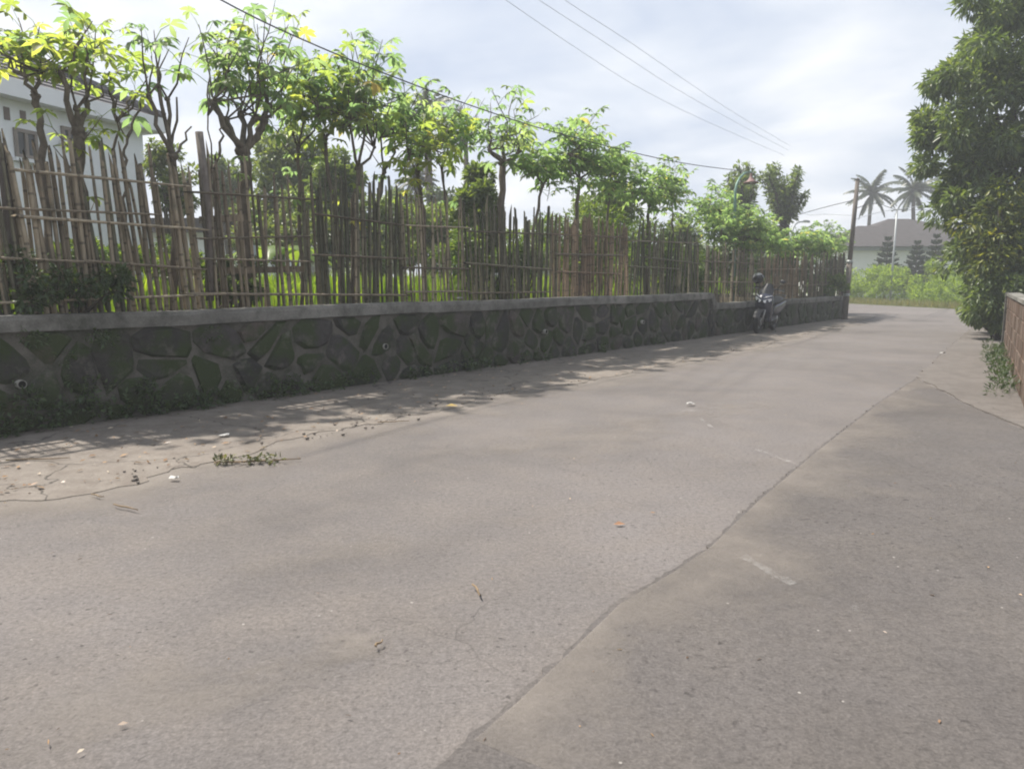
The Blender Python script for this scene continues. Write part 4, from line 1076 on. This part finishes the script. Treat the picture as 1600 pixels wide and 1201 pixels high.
# distant tree line
for i, (x, yt, w_, Y) in enumerate([(1180, 385, 160, 75), (1300, 392, 150, 80), (1090, 372, 160, 70), (960, 370, 160, 65), (850, 360, 150, 60), (560, 352, 170, 55), (450, 350, 140, 50)]):
    tp = AT(x, yt, Y); rx = w_ / 2 * Y / FPX
    tree('far_tree', ('far tree behind the lush mound', 'far tree behind the fence corner', 'far tree behind the round cassava crown', 'far tree behind the leaning cassava', 'far tree left of the reddish brown panel', 'far tree beyond the rice field at centre left', 'far tree beyond the banana plant')[i] + ', mostly hidden', 'tree', (tp.x, Y, 0), tp, rx * .8, .6, 16, 3500, .5, M['tree'], 90 + i, .2, .5, 'far trees beyond the field', clump_r=rx * .3, limbs=3)

# ------------------------------------------------------------------ right side: block wall, big tree, shrubs
ra, rb = G(1566, 549), G(1600, 640); rdir = (rb - ra); rdir.z = 0; rlen = rdir.length; rdir.normalize(); rn = Vector((-rdir.y, rdir.x, 0))
if rn.x < 0: rn = -rn
RH = 1.04
bw = empty('block_wall', ra + rdir * 3, 'low brown block wall with mortar lines at the right edge', 'wall')
LW = 8.0
mb = MB(); vs = [ra + rdir * u + rn * v + Vector((0, 0, z)) for z in (-.1, RH - .05) for u, v in ((0.2, .012), (LW, .012), (LW, .15), (.2, .15))]
mb.add(vs, [(3, 2, 1, 0), (4, 5, 6, 7), (0, 1, 5, 4), (1, 2, 6, 5), (2, 3, 7, 6), (3, 0, 4, 7)]); mb.build('mortar_bed', M['mortar'], bw)
mbb = MB(); bl, bh = .37, .185; x_, y_, z_ = bl / 2, .08, bh / 2
mbb.add([(sx * x_ * q, sy * y_ * 1, sz * z_ * q) for sy, q in ((-1, .965), (-.86, 1), (1, 1)) for sx, sz in ((-1, -1), (1, -1), (1, 1), (-1, 1))], [(0, 1, 2, 3), (0, 4, 5, 1), (1, 5, 6, 2), (2, 6, 7, 3), (3, 7, 4, 0), (4, 8, 9, 5), (5, 9, 10, 6), (6, 10, 11, 7), (7, 11, 8, 4), (11, 10, 9, 8)])
bme = mbb.mesh('block', M['brick']); q = Matrix((rdir, rn, Vector((0, 0, 1)))).transposed().to_quaternion()
for r_ in range(5):
    u = .21 + (bl / 2 + .01 if r_ % 2 else .0) + bl / 2
    while u < LW - .1:
        inst('block', bme, ra + rdir * u + rn * (.078 + rnd.uniform(-.006, .006)) + Vector((0, 0, .02 + bh / 2 + r_ * (bh + .014))), bw, q); u += bl + .014
mb = MB(); pc = ra + rdir * .1 + rn * .08; rot = Matrix((rdir, rn, Vector((0, 0, 1)))).transposed(); mb.box(pc + Vector((0, 0, RH / 2)), .2, .22, RH + .06, rot); mb.build('end_pillar', M['coping'], bw)
mb = MB(); mb.box(ra + rdir * (LW / 2 + .1) + rn * .08 + Vector((0, 0, RH)), LW - .2, .2, .05, rot); mb.build('coping', M['coping'], bw)
# weeds at its foot
cl = [ra + rdir * u - rn * rnd.uniform(.02, .25) + Vector((0, 0, rnd.uniform(.03, .2))) for u in np.linspace(.2, 6.5, 46)]
cl = [c for i, c in enumerate(cl)]
tag(foliage('wall_weeds', cl, .1, 1500, .06, .28, M['ivy'], None, 120, -.5), 'low green weeds along the foot of the block wall at right', 'weeds', kind='stuff')

MY = 17.0
mroot = AT(1600, 470, MY); mroot = Vector((mroot.x + 1.2, MY + 1.5, 0))
big = empty('broadleaf_tree', mroot, 'huge dark glossy-leaved tree filling the right edge', 'tree')
mb = MB(); mc = Vector((mroot.x - .3, mroot.y, 3.2)); rgm = random.Random(14); mb.tube(wob(mroot, mc, 5, .06, rgm), [.3, .27, .25, .23, .22, .22], 9); mb.build('trunk', M['bark2'], big, True)
spec = [(1545, 10, 45), (1590, 20, 60), (1490, 105, 34), (1520, 85, 36), (1560, 95, 60), (1475, 130, 28), (1510, 140, 48), (1600, 120, 70), (1462, 195, 24), (1482, 215, 40), (1520, 205, 55), (1570, 200, 60), (1450, 188, 14), (1478, 260, 34), (1515, 270, 52), (1560, 280, 60), (1605, 240, 70), (1490, 310, 36), (1525, 335, 46), (1570, 350, 60), (1610, 340, 60),
        (1510, 375, 26), (1545, 400, 40), (1585, 420, 55), (1535, 440, 26), (1560, 455, 34), (1540, 480, 18), (1555, 495, 22), (1660, 60, 90), (1700, 200, 100), (1690, 330, 90), (1640, -60, 90), (1580, -60, 60), (1720, -20, 100), (1640, 430, 60)]
cl = []; sp_ = []
for (x, y, r_) in spec:
    for k in range(max(3, int(r_ / 6))):
        p = AT(x + rgm.gauss(0, r_ * .42), y + rgm.gauss(0, r_ * .42), MY + .6 + rgm.uniform(-1.0, 1.6) * (1 if r_ > 30 else .4) - max(0, (r_ - 40) / 60)); 
        if p.z > .15: cl.append(p); sp_.append(rgm.uniform(.22, .42) * (1 if r_ > 30 else .75))
for qv in rgm.sample(cl, 14):
    k = wob(mc, qv, 5, .12, rgm); mb = MB(); mb.tube(k, [.12, .1, .08, .055, .035, .012], 6); mb.build('limb', M['bark2'], big, True)
foliage('crown', cl, sp_, 46000, .19, .33, M['mango'], big, 141, .55)
yb = AT(1575, 370, 16.1)
bush('yellow_shrub', 'yellow-green leafy climber in the lower part of the huge tree at right', 'shrub', yb, .95, .6, 1.1, 34, 3600, .15, M['yellowleaf'], 142, .35, None, .4, .0)
lb = AT(1568, 470, 16.0)
bush('dark_shrub', 'dark shrub drooping over the end of the block wall', 'shrub', lb, .6, .7, .8, 44, 8500, .13, M['mango'], 143, .35, None, .7, .0)

# ------------------------------------------------------------------ poles, lamps, cables
def tag_t(o, l, c, g=None): return tag(o, l, c, g)
pb = G(1319, 499); pt = AT(1340, 281, pb.y)
up_ = empty('utility_pole', pb, 'tall weathered utility pole at the far wall corner', 'utility pole')
mb = MB(); mb.tube([pb, pb.lerp(pt, .42)], [.1, .09], 9); mb.build('lower_shaft', M['wood'], up_, True)
mb = MB(); mb.tube([pb.lerp(pt, .415), pt], [.075, .065], 9); mb.tube([pt, pt + Vector((0, 0, .06))], [.08, .02], 8); mb.build('upper_shaft', M['wood'], up_, True)
mb = MB(); mb.tube([pb.lerp(pt, .41), pb.lerp(pt, .43)], .1, 9); mb.tube([pb.lerp(pt, .17), pb.lerp(pt, .19)], .105, 9); mb.build('clamp', M['greypost'], up_, True)
a_ = ONT(1316, 462, TF); mb = MB(); mb.tube([a_, ONT(1319, 395, TF)], [.04, .035], 7); tag(mb.build('corner_post', M['bark2'], None, True), 'thin dark leaning post at the end of the bamboo fence', 'post')
mp_b = G(1390, 476); mp_t = AT(1402, 326, mp_b.y)
mp = empty('metal_pole', mp_b, 'thin pale metal pole with small crossbar beside the far road', 'pole')
mb = MB(); mb.tube([mp_b, mp_t], [.055, .045], 8); mb.build('shaft', M['greypost'], mp, True)
mb = MB(); mb.tube([mp_t + Vector((-.25, 0, -.1)), mp_t + Vector((.15, 0, -.02))], .03, 6); mb.ico(mp_t + Vector((-.25, 0, -.1)), .06); mb.build('crossbar', M['greypost'], mp, True)

def arc(c0, pts): return pts
TL = TC + .15
lb_ = ONT(1146, 455, TL); lb_.z = GZ2
l1 = empty('street_lamp', lb_, 'green street lamp with curved arm and reddish conical shade', 'street lamp', 'street lamps')
pts = [lb_] + [ONT(x, y, TL) for x, y in [(1147, 400), (1148, 330), (1149, 300), (1151, 288), (1156, 278), (1163, 271), (1170, 268.5), (1174, 269)]]
mb = MB(); mb.tube(pts, [.05, .045, .04, .036, .034, .032, .03, .028, .026], 9); mb.build('post', M['greenpost'], l1, True)
tc_ = ONT(1174, 269, TL); mb = MB(); n = 14
prof = [(.02, 0), (.035, -.1), (.05, -.16), (.11, -.23), (.21, -.28), (.2, -.295), (.05, -.19)]
mb.add([tc_ + Vector((r_ * math.cos(6.2832 * k / n), r_ * math.sin(6.2832 * k / n), z)) for r_, z in prof for k in range(n)], [(j * n + k, j * n + (k + 1) % n, (j + 1) * n + (k + 1) % n, (j + 1) * n + k) for j in range(len(prof) - 1) for k in range(n)])
mb.build('lamp_shade', M['lampred'], l1, True)
mb = MB(); mb.ico(tc_ + Vector((0, 0, -.25)), .055); mb.build('bulb', M['lens'], l1, True)
lb_ = ONT(1237, 455, TL + .2); lb_.z = GZ2
l2 = empty('street_lamp', lb_, 'grey street lamp with flat rectangular head nearer the fence corner', 'street lamp', 'street lamps')
pts = [lb_] + [ONT(x, y, TL + .2) for x, y in [(1237, 400), (1237.5, 365), (1239, 357), (1243, 350), (1248, 347), (1254, 346.5)]]
mb = MB(); mb.tube(pts, [.04, .036, .032, .03, .028, .026, .026], 8); mb.build('post', M['greypost'], l2, True)
hc_ = ONT(1260, 346.5, TL + .2); mb = MB(); rotl = Matrix((D, N, Vector((0, 0, 1)))).transposed(); mb.box(hc_, .34, .14, .055, rotl); mb.box(hc_ + Vector((0, 0, .035)), .26, .1, .02, rotl); mb.build('lamp_head', M['greypost'], l2)
mb = MB(); mb.box(hc_ - Vector((0, 0, .031)), .28, .11, .006, rotl); mb.build('lens', M['lens'], l2)

def cable(label, pts, r, mat, name='overhead_cable', group='overhead cables'):
    # smooth the run with Catmull-Rom
    P = [pts[0] * 2 - pts[1]] + pts + [pts[-1] * 2 - pts[-2]]; out = []
    for i in range(1, len(P) - 2):
        for j in range(8):
            t = j / 8; a, b, c, d = P[i - 1], P[i], P[i + 1], P[i + 2]
            out.append(.5 * ((2 * b) + (c - a) * t + (2 * a - 5 * b + 4 * c - d) * t * t + (3 * b - a - 3 * c + d) * t ** 3))
    out.append(pts[-1]); mb = MB(); mb.tube(out, r, 5, False)
    return tag(mb.build(name, mat, None, True), label, 'cable', group)
cable('thick black cable slung from top left down to the green lamp', [ONT(x, y, T0 + .05) for x, y in [(60, -170), (345, 0), (500, 74), (640, 130), (750, 170), (860, 205), (1000, 241), (1080, 257)]] + [ONT(1150, 266, T0 + .6), ONT(1172, 268, T0 + .9)], .0085, M['wire'])
cable('short cable running from the green lamp shade down to the pollarded tree', [ONT(1176, 270, T0 + 1.0), AT(1190, 281, 24), AT(1205, 297, 29)], .012, M['wire'])
for lab, seq in (('left one of the three thin wires crossing the upper sky', [(640, -105), (790, 0), (900, 75), (1000, 138), (1100, 188), (1225, 243)]),
                 ('middle one of the three thin wires crossing the upper sky', [(690, -105), (842, 0), (950, 70), (1050, 135), (1140, 186), (1232, 235)]),
                 ('right one of the three thin wires crossing the upper sky', [(730, -105), (882, 0), (990, 70), (1080, 132), (1150, 178), (1236, 229)])):
    n_ = len(seq); cable(lab, [AT(x, y, 10 + 22 * (i / (n_ - 1)) ** 1.2) for i, (x, y) in enumerate(seq)], .0045, M['wiregrey'])
pw = pb.lerp(pt, .86)
cable('upper wire sagging left from the utility pole to the pollarded tree', [pw, AT(1300, 321, 27), AT(1270, 329, 29), AT(1232, 340, 31)], .012, M['wire'])
cable('lower wire running level left from the utility pole', [pb.lerp(pt, .75), AT(1290, 335, 28), AT(1260, 335, 29), AT(1235, 322, 31)], .01, M['wiregrey'])
cable('wire running right from the utility pole over the metal pole', [pb.lerp(pt, .8), AT(1370, 318, 31), mp_t + Vector((0, 0, -.05)), AT(1440, 328, 44), AT(1500, 330, 50)], .014, M['wire'])
cable('second lower wire passing before the palms', [pb.lerp(pt, .72), AT(1365, 334, 30), AT(1395, 328, 36), AT(1470, 318, 50)], .012, M['wiregrey'])

# ------------------------------------------------------------------ parked scooter, built along +X (its front)
sc_pos = (G(1176, 524) + G(1192, 517)) / 2; sc_pos.z = .014
head = -D; ang = math.atan2(head.y, head.x) + R(4)
sco = empty('scooter', sc_pos + (-head) * .45, 'dark blue scooter parked on the pavement against the lower wall', 'scooter')
sco.rotation_euler = (R(-6), 0, ang); sco.rotation_euler = (Matrix.Rotation(ang, 3, 'Z') @ Matrix.Rotation(R(-7), 3, 'X')).to_euler()
def loft(secs, n=12, pw_=2.6):
    """secs: (x, z_lo, z_hi, half_width)"""
    mb = MB(); vs = []
    for (x, lo, hi, w) in secs:
        for k in range(n):
            a = 2 * math.pi * k / n; c, s = math.cos(a), math.sin(a)
            vs.append((x, w * math.copysign(abs(c) ** (2 / pw_), c), (lo + hi) / 2 + (hi - lo) / 2 * math.copysign(abs(s) ** (2 / pw_), s)))
    m = len(secs); fs = [(i * n + k, i * n + (k + 1) % n, (i + 1) * n + (k + 1) % n, (i + 1) * n + k) for i in range(m - 1) for k in range(n)]
    fs += [tuple(range(n)), tuple((m - 1) * n + k for k in reversed(range(n)))]; mb.add(vs, fs); return mb
def torus(c, Rm, r, nu=24, nv=8, flat=1.0):
    mb = MB(); vs = [(c[0] + (Rm + r * math.cos(b)) * math.cos(a), c[1] + r * flat * math.sin(b), c[2] + (Rm + r * math.cos(b)) * math.sin(a)) for a in [2 * math.pi * i / nu for i in range(nu)] for b in [2 * math.pi * j / nv for j in range(nv)]]
    mb.add(vs, [(i * nv + j, i * nv + (j + 1) % nv, ((i + 1) % nu) * nv + (j + 1) % nv, ((i + 1) % nu) * nv + j) for i in range(nu) for j in range(nv)]); return mb
for nm, x in (('front_wheel', .66), ('rear_wheel', -.65)):
    w = torus((x, 0, .285), .165, .012, 20, 6, 3.5).build(nm, M['greyplastic'], sco, True, True)
    torus((x, 0, .285), .225, .06, 28, 10, .95).build('tyre', M['rubber'], w, True, True)
    mb = MB(); mb.tube([(x, -.05, .285), (x, .05, .285)], .035, 10)
    for k in range(5):
        a = k * 1.2566; mb.tube([(x, 0, .285), (x + .16 * math.cos(a), 0, .285 + .16 * math.sin(a))], [.018, .014], 6)
    mb.build('spokes', M['greyplastic'], w, True, True)
    mb = MB(); mb.tube([(x, .06, .285), (x, .064, .285)], .1, 18); mb.build('brake_disc', M['chrome'], w, True, True)
for s in (-1, 1):
    mb = MB(); mb.tube([(.66, .075 * s, .285), (.5, .075 * s, .72)], [.024, .022], 8); mb.build('fork_leg', M['chrome'], sco, True, True)
mb = MB(); vs = []; n = 12
for i in range(n + 1):
    a = R(20 + 130 * i / n); 
    for y, rr in ((-.085, .285), (-.06, .31), (.06, .31), (.085, .285)): vs.append((.66 + rr * math.cos(a), y, .285 + rr * math.sin(a)))
mb.add(vs, [(4 * i + j, 4 * i + j + 1, 4 * i + j + 5, 4 * i + j + 4) for i in range(n) for j in range(3)]); mb.build('front_mudguard', M['blackplastic'], sco, True, True)
loft([(.66, .74, .8, .03), (.63, .66, .86, .13), (.56, .56, .94, .2), (.47, .46, 1.0, .215), (.38, .36, 1.02, .2), (.31, .3, .98, .16), (.27, .3, .9, .12)]).build('front_fairing', M['bluepaint'], sco, True, True)
for s in (-1, 1):
    mb = MB(); vs = [(.655, .025 * s, .8), (.625, .1 * s, .835), (.565, .185 * s, .87), (.545, .195 * s, .82), (.6, .13 * s, .755), (.65, .05 * s, .75)]
    vs2 = [(x + .018, y * 1.02, z) for x, y, z in vs]; mb.add(vs + vs2, [tuple(range(6)), tuple(reversed(range(6, 12)))] + [(i, (i + 1) % 6, (i + 1) % 6 + 6, i + 6) for i in range(6)])
    mb.build('headlight', M['lens'], sco, False, True)
    mb = MB(); mb.tube([(.672, .03 * s, .86), (.635, .115 * s, .9), (.56, .19 * s, .93)], [.008, .01, .006], 6); mb.build('running_light', M['lens'], sco, True, True)
    loft([(.45, .3, .7, .02), (.3, .28, .72, .025), (.18, .27, .6, .02)]).build('leg_shield', M['bluepaint'], sco, True, True).location = (0, .16 * s, 0)
    loft([(.1, .5, .62, .01), (-.15, .44, .7, .03), (-.5, .5, .74, .035), (-.85, .62, .78, .02), (-.98, .7, .78, .005)]).build('side_panel', M['bluepaint'], sco, True, True).location = (0, .15 * s, 0)
mb = MB(); vs = []; 
for i in range(7):
    f = i / 6; x = .53 - .15 * f; z = .96 + .25 * f; w = .17 * (1 - .45 * f * f)
    for j in range(7):
        y = (j / 3 - 1); vs.append((x - .07 * y * y, w * y, z - .02 * y * y))
mb.add(vs, [(7 * i + j, 7 * i + j + 1, 7 * i + j + 8, 7 * i + j + 7) for i in range(6) for j in range(6)]); mb.build('windscreen', M['visor'], sco, True, True)
loft([(.36, .98, 1.06, .05), (.3, .96, 1.1, .14), (.22, .98, 1.07, .1)]).build('instrument_cowl', M['blackplastic'], sco, True, True)
mb = MB(); mb.tube([(.2, -.36, 1.07), (.27, -.2, 1.08), (.3, 0, 1.06), (.27, .2, 1.08), (.2, .36, 1.07)], [.016, .014, .014, .014, .016], 8); hb = mb.build('handlebar', M['blackplastic'], sco, True, True)
for s in (-1, 1):
    mb = MB(); mb.tube([(.2, .36 * s, 1.07), (.235, .26 * s, 1.075)], .019, 8); mb.build('grip', M['rubber'], hb, True, True)
    mb = MB(); mb.tube([(.28, .2 * s, 1.08), (.29, .26 * s, 1.18), (.27, .29 * s, 1.25)], .008, 6); mb.ico((.265, .3 * s, 1.28), .07, (.25, 1, .65)); mb.build('mirror', M['blackplastic'], sco, True, True)
    mb = MB(); mb.tube([(.26, .25 * s, 1.06), (.29, .38 * s, 1.05)], .007, 6); mb.build('brake_lever', M['chrome'], hb, True, True)
loft([(.36, .26, .34, .17), (.1, .25, .36, .19), (-.12, .26, .42, .18), (-.2, .28, .5, .15)]).build('footboard', M['blackplastic'], sco, True, True)
loft([(.3, .32, .52, .08), (.05, .34, .62, .1), (-.12, .36, .72, .13), (-.5, .42, .72, .15), (-.85, .58, .74, .1)]).build('body', M['blackplastic'], sco, True, True)
loft([(.02, .66, .7, .06), (-.06, .66, .78, .12), (-.3, .68, .8, .15), (-.42, .7, .86, .16), (-.75, .74, .88, .13), (-.88, .76, .84, .06)]).build('seat', M['seatv'], sco, True, True)
loft([(-.9, .66, .72, .04), (-1.0, .64, .73, .07), (-1.05, .66, .7, .03)]).build('tail_light', M['lampred'], sco, True, True)
mb = MB(); mb.tube([(-.8, -.12, .86), (-.95, -.1, .9), (-1.0, 0, .9), (-.95, .1, .9), (-.8, .12, .86)], .013, 6); mb.build('grab_rail', M['greyplastic'], sco, True, True)
loft([(-.3, .22, .4, .07), (-.6, .22, .36, .08), (-.75, .24, .33, .05)]).build('engine', M['greyplastic'], sco, True, True)
mb = MB(); mb.tube([(-.35, -.2, .3), (-.55, -.22, .34), (-.95, -.22, .42)], [.035, .06, .055], 10); mb.build('exhaust', M['greyplastic'], sco, True, True)
mb = MB(); mb.tube([(-.9, 0, .62), (-1.0, 0, .45), (-.98, 0, .34)], [.05, .06, .05], 6, True, .3); mb.build('rear_mudguard', M['blackplastic'], sco, True, True)
mb = MB(); mb.tube([(.0, .1, .28), (-.05, .26, .03)], .012, 6); mb.tube([(-.08, .26, .03), (.0, .27, .03)], .016, 6); mb.build('side_stand', M['greyplastic'], sco, True, True)
# helmet hung over the mirror at picture left
hm = sco.rotation_euler.to_matrix() @ Vector((.26, -.3, 1.27)) + sco.location
hel = empty('helmet', hm, 'silver and black motorcycle helmet hung on the scooter mirror', 'helmet')
hel.rotation_euler = (R(8), R(-18), ang + R(35))
def shell(a0, a1, z0, r, th0=-180, th1=180, n=16, m=9, sx=1.18):
    mb = MB(); vs = []
    for i in range(m + 1):
        el = R(a0 + (a1 - a0) * i / m)
        for k in range(n + 1):
            a = R(th0 + (th1 - th0) * k / n); vs.append((sx * r * math.cos(el) * math.cos(a), r * math.cos(el) * math.sin(a), z0 + r * 1.02 * math.sin(el)))
    mb.add(vs, [(i * (n + 1) + k, i * (n + 1) + k + 1, (i + 1) * (n + 1) + k + 1, (i + 1) * (n + 1) + k) for i in range(m) for k in range(n)]); return mb
shell(12, 90, .02, .135).build('shell', M['silver'], hel, True, True)
shell(-48, 12.5, .02, .1345, 62, 298).build('lower_shell', M['blackplastic'], hel, True, True)
shell(-30, 16, .02, .139, -64, 64).build('visor', M['visor'], hel, True, True)
shell(-50, -28, .02, .138, -66, 66).build('chin_bar', M['blackplastic'], hel, True, True)
shell(-40, 85, .02, .12).build('lining', M['dark'], hel, True, True)

# ------------------------------------------------------------------ litter, weeds, fallen branch
g = np.random.default_rng(44); cl = []
for i in range(400):
    x = g.uniform(-60, 1310); f = g.beta(1.2, 1.2); yw = 680 - .1385 * x; ye = np.interp(x, [q[0] for q in ap], [q[1] for q in ap]); y = yw + (ye - yw) * (f * 1.06)
    p = G(x, y); cl.append(p + Vector((0, 0, .02)))
for i in range(46):
    p = G(g.uniform(0, 1600), g.uniform(600, 1190)); cl.append(p + Vector((0, 0, .012)))
n = len(cl); C = np.array([tuple(c) for c in cl]); az = g.uniform(0, 6.28, n); L = g.uniform(.008, .036, n); L[400:] *= .45; wf = g.uniform(.12, .5, n)
d = np.stack([np.cos(az), np.sin(az), g.uniform(-.05, .25, n)], 1); sd = np.stack([-np.sin(az), np.cos(az), g.uniform(-.2, .2, n)], 1)
V = np.stack([C - d * L[:, None], C + sd * (L * wf)[:, None] + [0, 0, .006], C + d * L[:, None], C - sd * (L * wf)[:, None]], 1).reshape(-1, 3); i4 = np.arange(n) * 4
V[:, 2] = np.maximum(V[:, 2], .0145)
F = np.stack([i4, i4 + 1, i4 + 2, i4 + 3], 1)
o = bpy.data.objects.new('leaf_litter', fast_mesh('leaf_litter', V, F, M['litter'])); col.objects.link(o); tag(o, 'scattered dry leaves and scraps on the pavement and road', 'litter', kind='stuff')
# rubble along the broken pavement edge
mb = MB(); rgr = random.Random(9)
for i in range(150):
    if i % 9 == 0: xc_ = rgr.uniform(-60, 1250); sp_c = rgr.uniform(6, 60)
    x = min(1300, max(-60, xc_ + rgr.gauss(0, sp_c))); y = np.interp(x, [q[0] for q in ap], [q[1] for q in ap]) + rgr.gauss(-6 if x < 700 else -2, 9 if x < 700 else 4)
    p = G(x, y); r_ = rgr.choice((.005, .006, .007, .009, .012, .018)); mb.ico(p + Vector((0, 0, .012 + r_ * .3)), r_, (1, rgr.uniform(.6, 1), .6), .3, rgr, 5, 3)
M['chip'] = plain('concrete_chip', (.17, .15, .132), .95, .1, 0, .25, 40)
tag(mb.build('edge_rubble', M['chip'], None, True), 'crumbled concrete chips along the broken pavement edge', 'rubble', kind='stuff')
# weeds along the wall foot
cl = []; sp_ = []; rgw = random.Random(31)
for i in range(120):
    x = -60 + 1100 * rgw.random() ** 2.2; p = G(x, 680 - .1385 * x); p = p - N * rgw.uniform(.0, .16) + Vector((0, 0, rgw.uniform(.03, .34 if x < 230 else .14))); cl.append(p); sp_.append(rgw.uniform(.06, .15))
tag(foliage('wall_foot_weeds', cl, sp_, 4200, .055, .5, M['ivy'], None, 32, -.2), 'dark weeds growing along the foot of the stone wall', 'weeds', kind='stuff')
cl = [ONT(x, y, T0 - .05) for x, y in [(45, 525), (60, 530), (150, 522), (165, 528), (120, 590), (140, 600), (100, 560), (330, 520), (230, 600), (60, 640), (20, 610)]]
tag(foliage('wall_ferns', cl, .09, 420, .05, .4, M['ivy'], None, 33, .2), 'small ferns and moss tufts rooted in the stone wall joints at left', 'ferns', kind='stuff')
# grass tufts at the wall step
# fallen leafy branch
fb = G(385, 724); fbr = empty('fallen_branch', fb, 'fallen leafy green branch lying on the road edge', 'branch')
A, B = G(335, 727), G(470, 721); mb = MB(); k = wob(A, B, 6, .02, rnd)
for q in k: q.z = .022
mb.tube(k, [.004, .006, .007, .007, .006, .005, .003], 5)
for i in range(9):
    a = k[rnd.randint(0, 6)]; mb.tube([a, a + Vector((rnd.uniform(-.12, .12), rnd.uniform(-.12, .12), rnd.uniform(0, .04)))], [.003, .002], 4)
mb.build('stem', M['twig'], fbr, True)
cl = [A.lerp(B, f) + Vector((rnd.uniform(-.05, .05), rnd.uniform(-.06, .06), .035)) for f in [.02, .08, .12, .2, .25, .32, .38, .45, .5, .55, .6, .62, .66]]
M['wilt'] = leaf_mat('wilted_leaf', [(0, (.06, .065, .035)), (.7, (.11, .12, .06)), (1, (.26, .28, .14))], .15)
foliage('leaves', cl, .05, 120, .05, .45, M['wilt'], fbr, 35, .1, .22)
# twigs
for lab, a, b in (('thin pale twig lying alone on the asphalt at lower left', (178, 793), (216, 802)), ('short twig beside the pavement edge at far left', (143, 777), (163, 781)), ('small twig on the asphalt near the picture centre bottom', (738, 920), (750, 938)), ('reddish twig on the asphalt left of the dark patch edge', (588, 1018), (598, 1008)), ('dry stalk lying on the pavement before the wall middle', (590, 663), (640, 661)), ('dry stalk lying on the pavement under the left fence', (10, 723), (110, 719))):
    p, q = G(*a), G(*b); k = wob(p, q, 4, .012, rnd)
    for v in k: v.z = .022
    mb = MB(); mb.tube(k, [.004, .005, .005, .004, .003], 5); tag(mb.build('twig', M['twig'], None, True), lab, 'twig', 'twigs on the ground')
M['paper'] = plain('dirty_paper', (.42, .41, .39), .8, .2)
for lab, x, y, s in (('white paper scrap on the road below the scooter', 1079, 634, .05), ('white paper scrap on the pavement beside dry leaves', 350, 684, .05), ('white scrap lying on the wall coping beside the tan panel', 718, 463, .07), ('pale scrap at the pavement edge near the fallen branch', 272, 752, .035), ('white scrap on the pavement before the block wall', 1472, 553, .06)):
    p = G(x, y) if y > 470 else ONT(x, y, T0 + .08)
    if y <= 470: p.z = Z1 + .014
    mb = MB(); vs = []
    for i in range(4):
        for j in range(3): vs.append(p + Vector(((i / 3 - .5) * s * 1.6, (j / 2 - .5) * s, .02 + rnd.uniform(0, .02))))
    mb.add(vs, [(i * 3 + j, (i + 1) * 3 + j, (i + 1) * 3 + j + 1, i * 3 + j + 1) for i in range(3) for j in range(2)]); tag(mb.build('paper_scrap', M['paper']), lab, 'litter', 'paper scraps')
p = G(705, 637); mb = MB(); mb.add([p + Vector((-.06, 0, .02)), p + Vector((0, .03, .04)), p + Vector((.07, .01, .02)), p + Vector((0, -.03, .025))], [(0, 1, 2, 3)])
M['yl'] = plain('yellow_dead_leaf', (.5, .36, .12), .7, .2); tag(mb.build('dead_leaf', M['yl']), 'single yellow dead leaf at the pavement edge below the tan panel', 'leaf')
p = G(967, 822); mb = MB(); mb.add([p + Vector((-.03, 0, .012)), p + Vector((0, .014, .025)), p + Vector((.035, .004, .012)), p + Vector((0, -.014, .014))], [(0, 1, 2, 3)])
M['bl'] = plain('brown_dead_leaf', (.35, .2, .12), .7, .2); tag(mb.build('dead_leaf', M['bl']), 'single small brown dead leaf in the middle of the road', 'leaf')

# ------------------------------------------------------------------ haze
HAZE = 0.0037
if HAZE:
    mb = MB(); mb.box((0, 100, 6.4), 420, 440, 15.6); mb.v = [(x, y, z) for x, y, z in mb.v]
    hm_ = bpy.data.materials.new('haze_air'); hm_.use_nodes = True; t = hm_.node_tree
    for n_ in list(t.nodes): t.nodes.remove(n_)
    o_ = t.nodes.new('ShaderNodeOutputMaterial'); pv = t.nodes.new('ShaderNodeVolumePrincipled')
    pv.inputs['Color'].default_value = (.9, .93, .97, 1); pv.inputs['Density'].default_value = HAZE; pv.inputs['Anisotropy'].default_value = .3
    t.links.new(pv.outputs[0], o_.inputs['Volume'])
    hz = mb.build('haze', hm_); hz['kind'] = 'stuff'
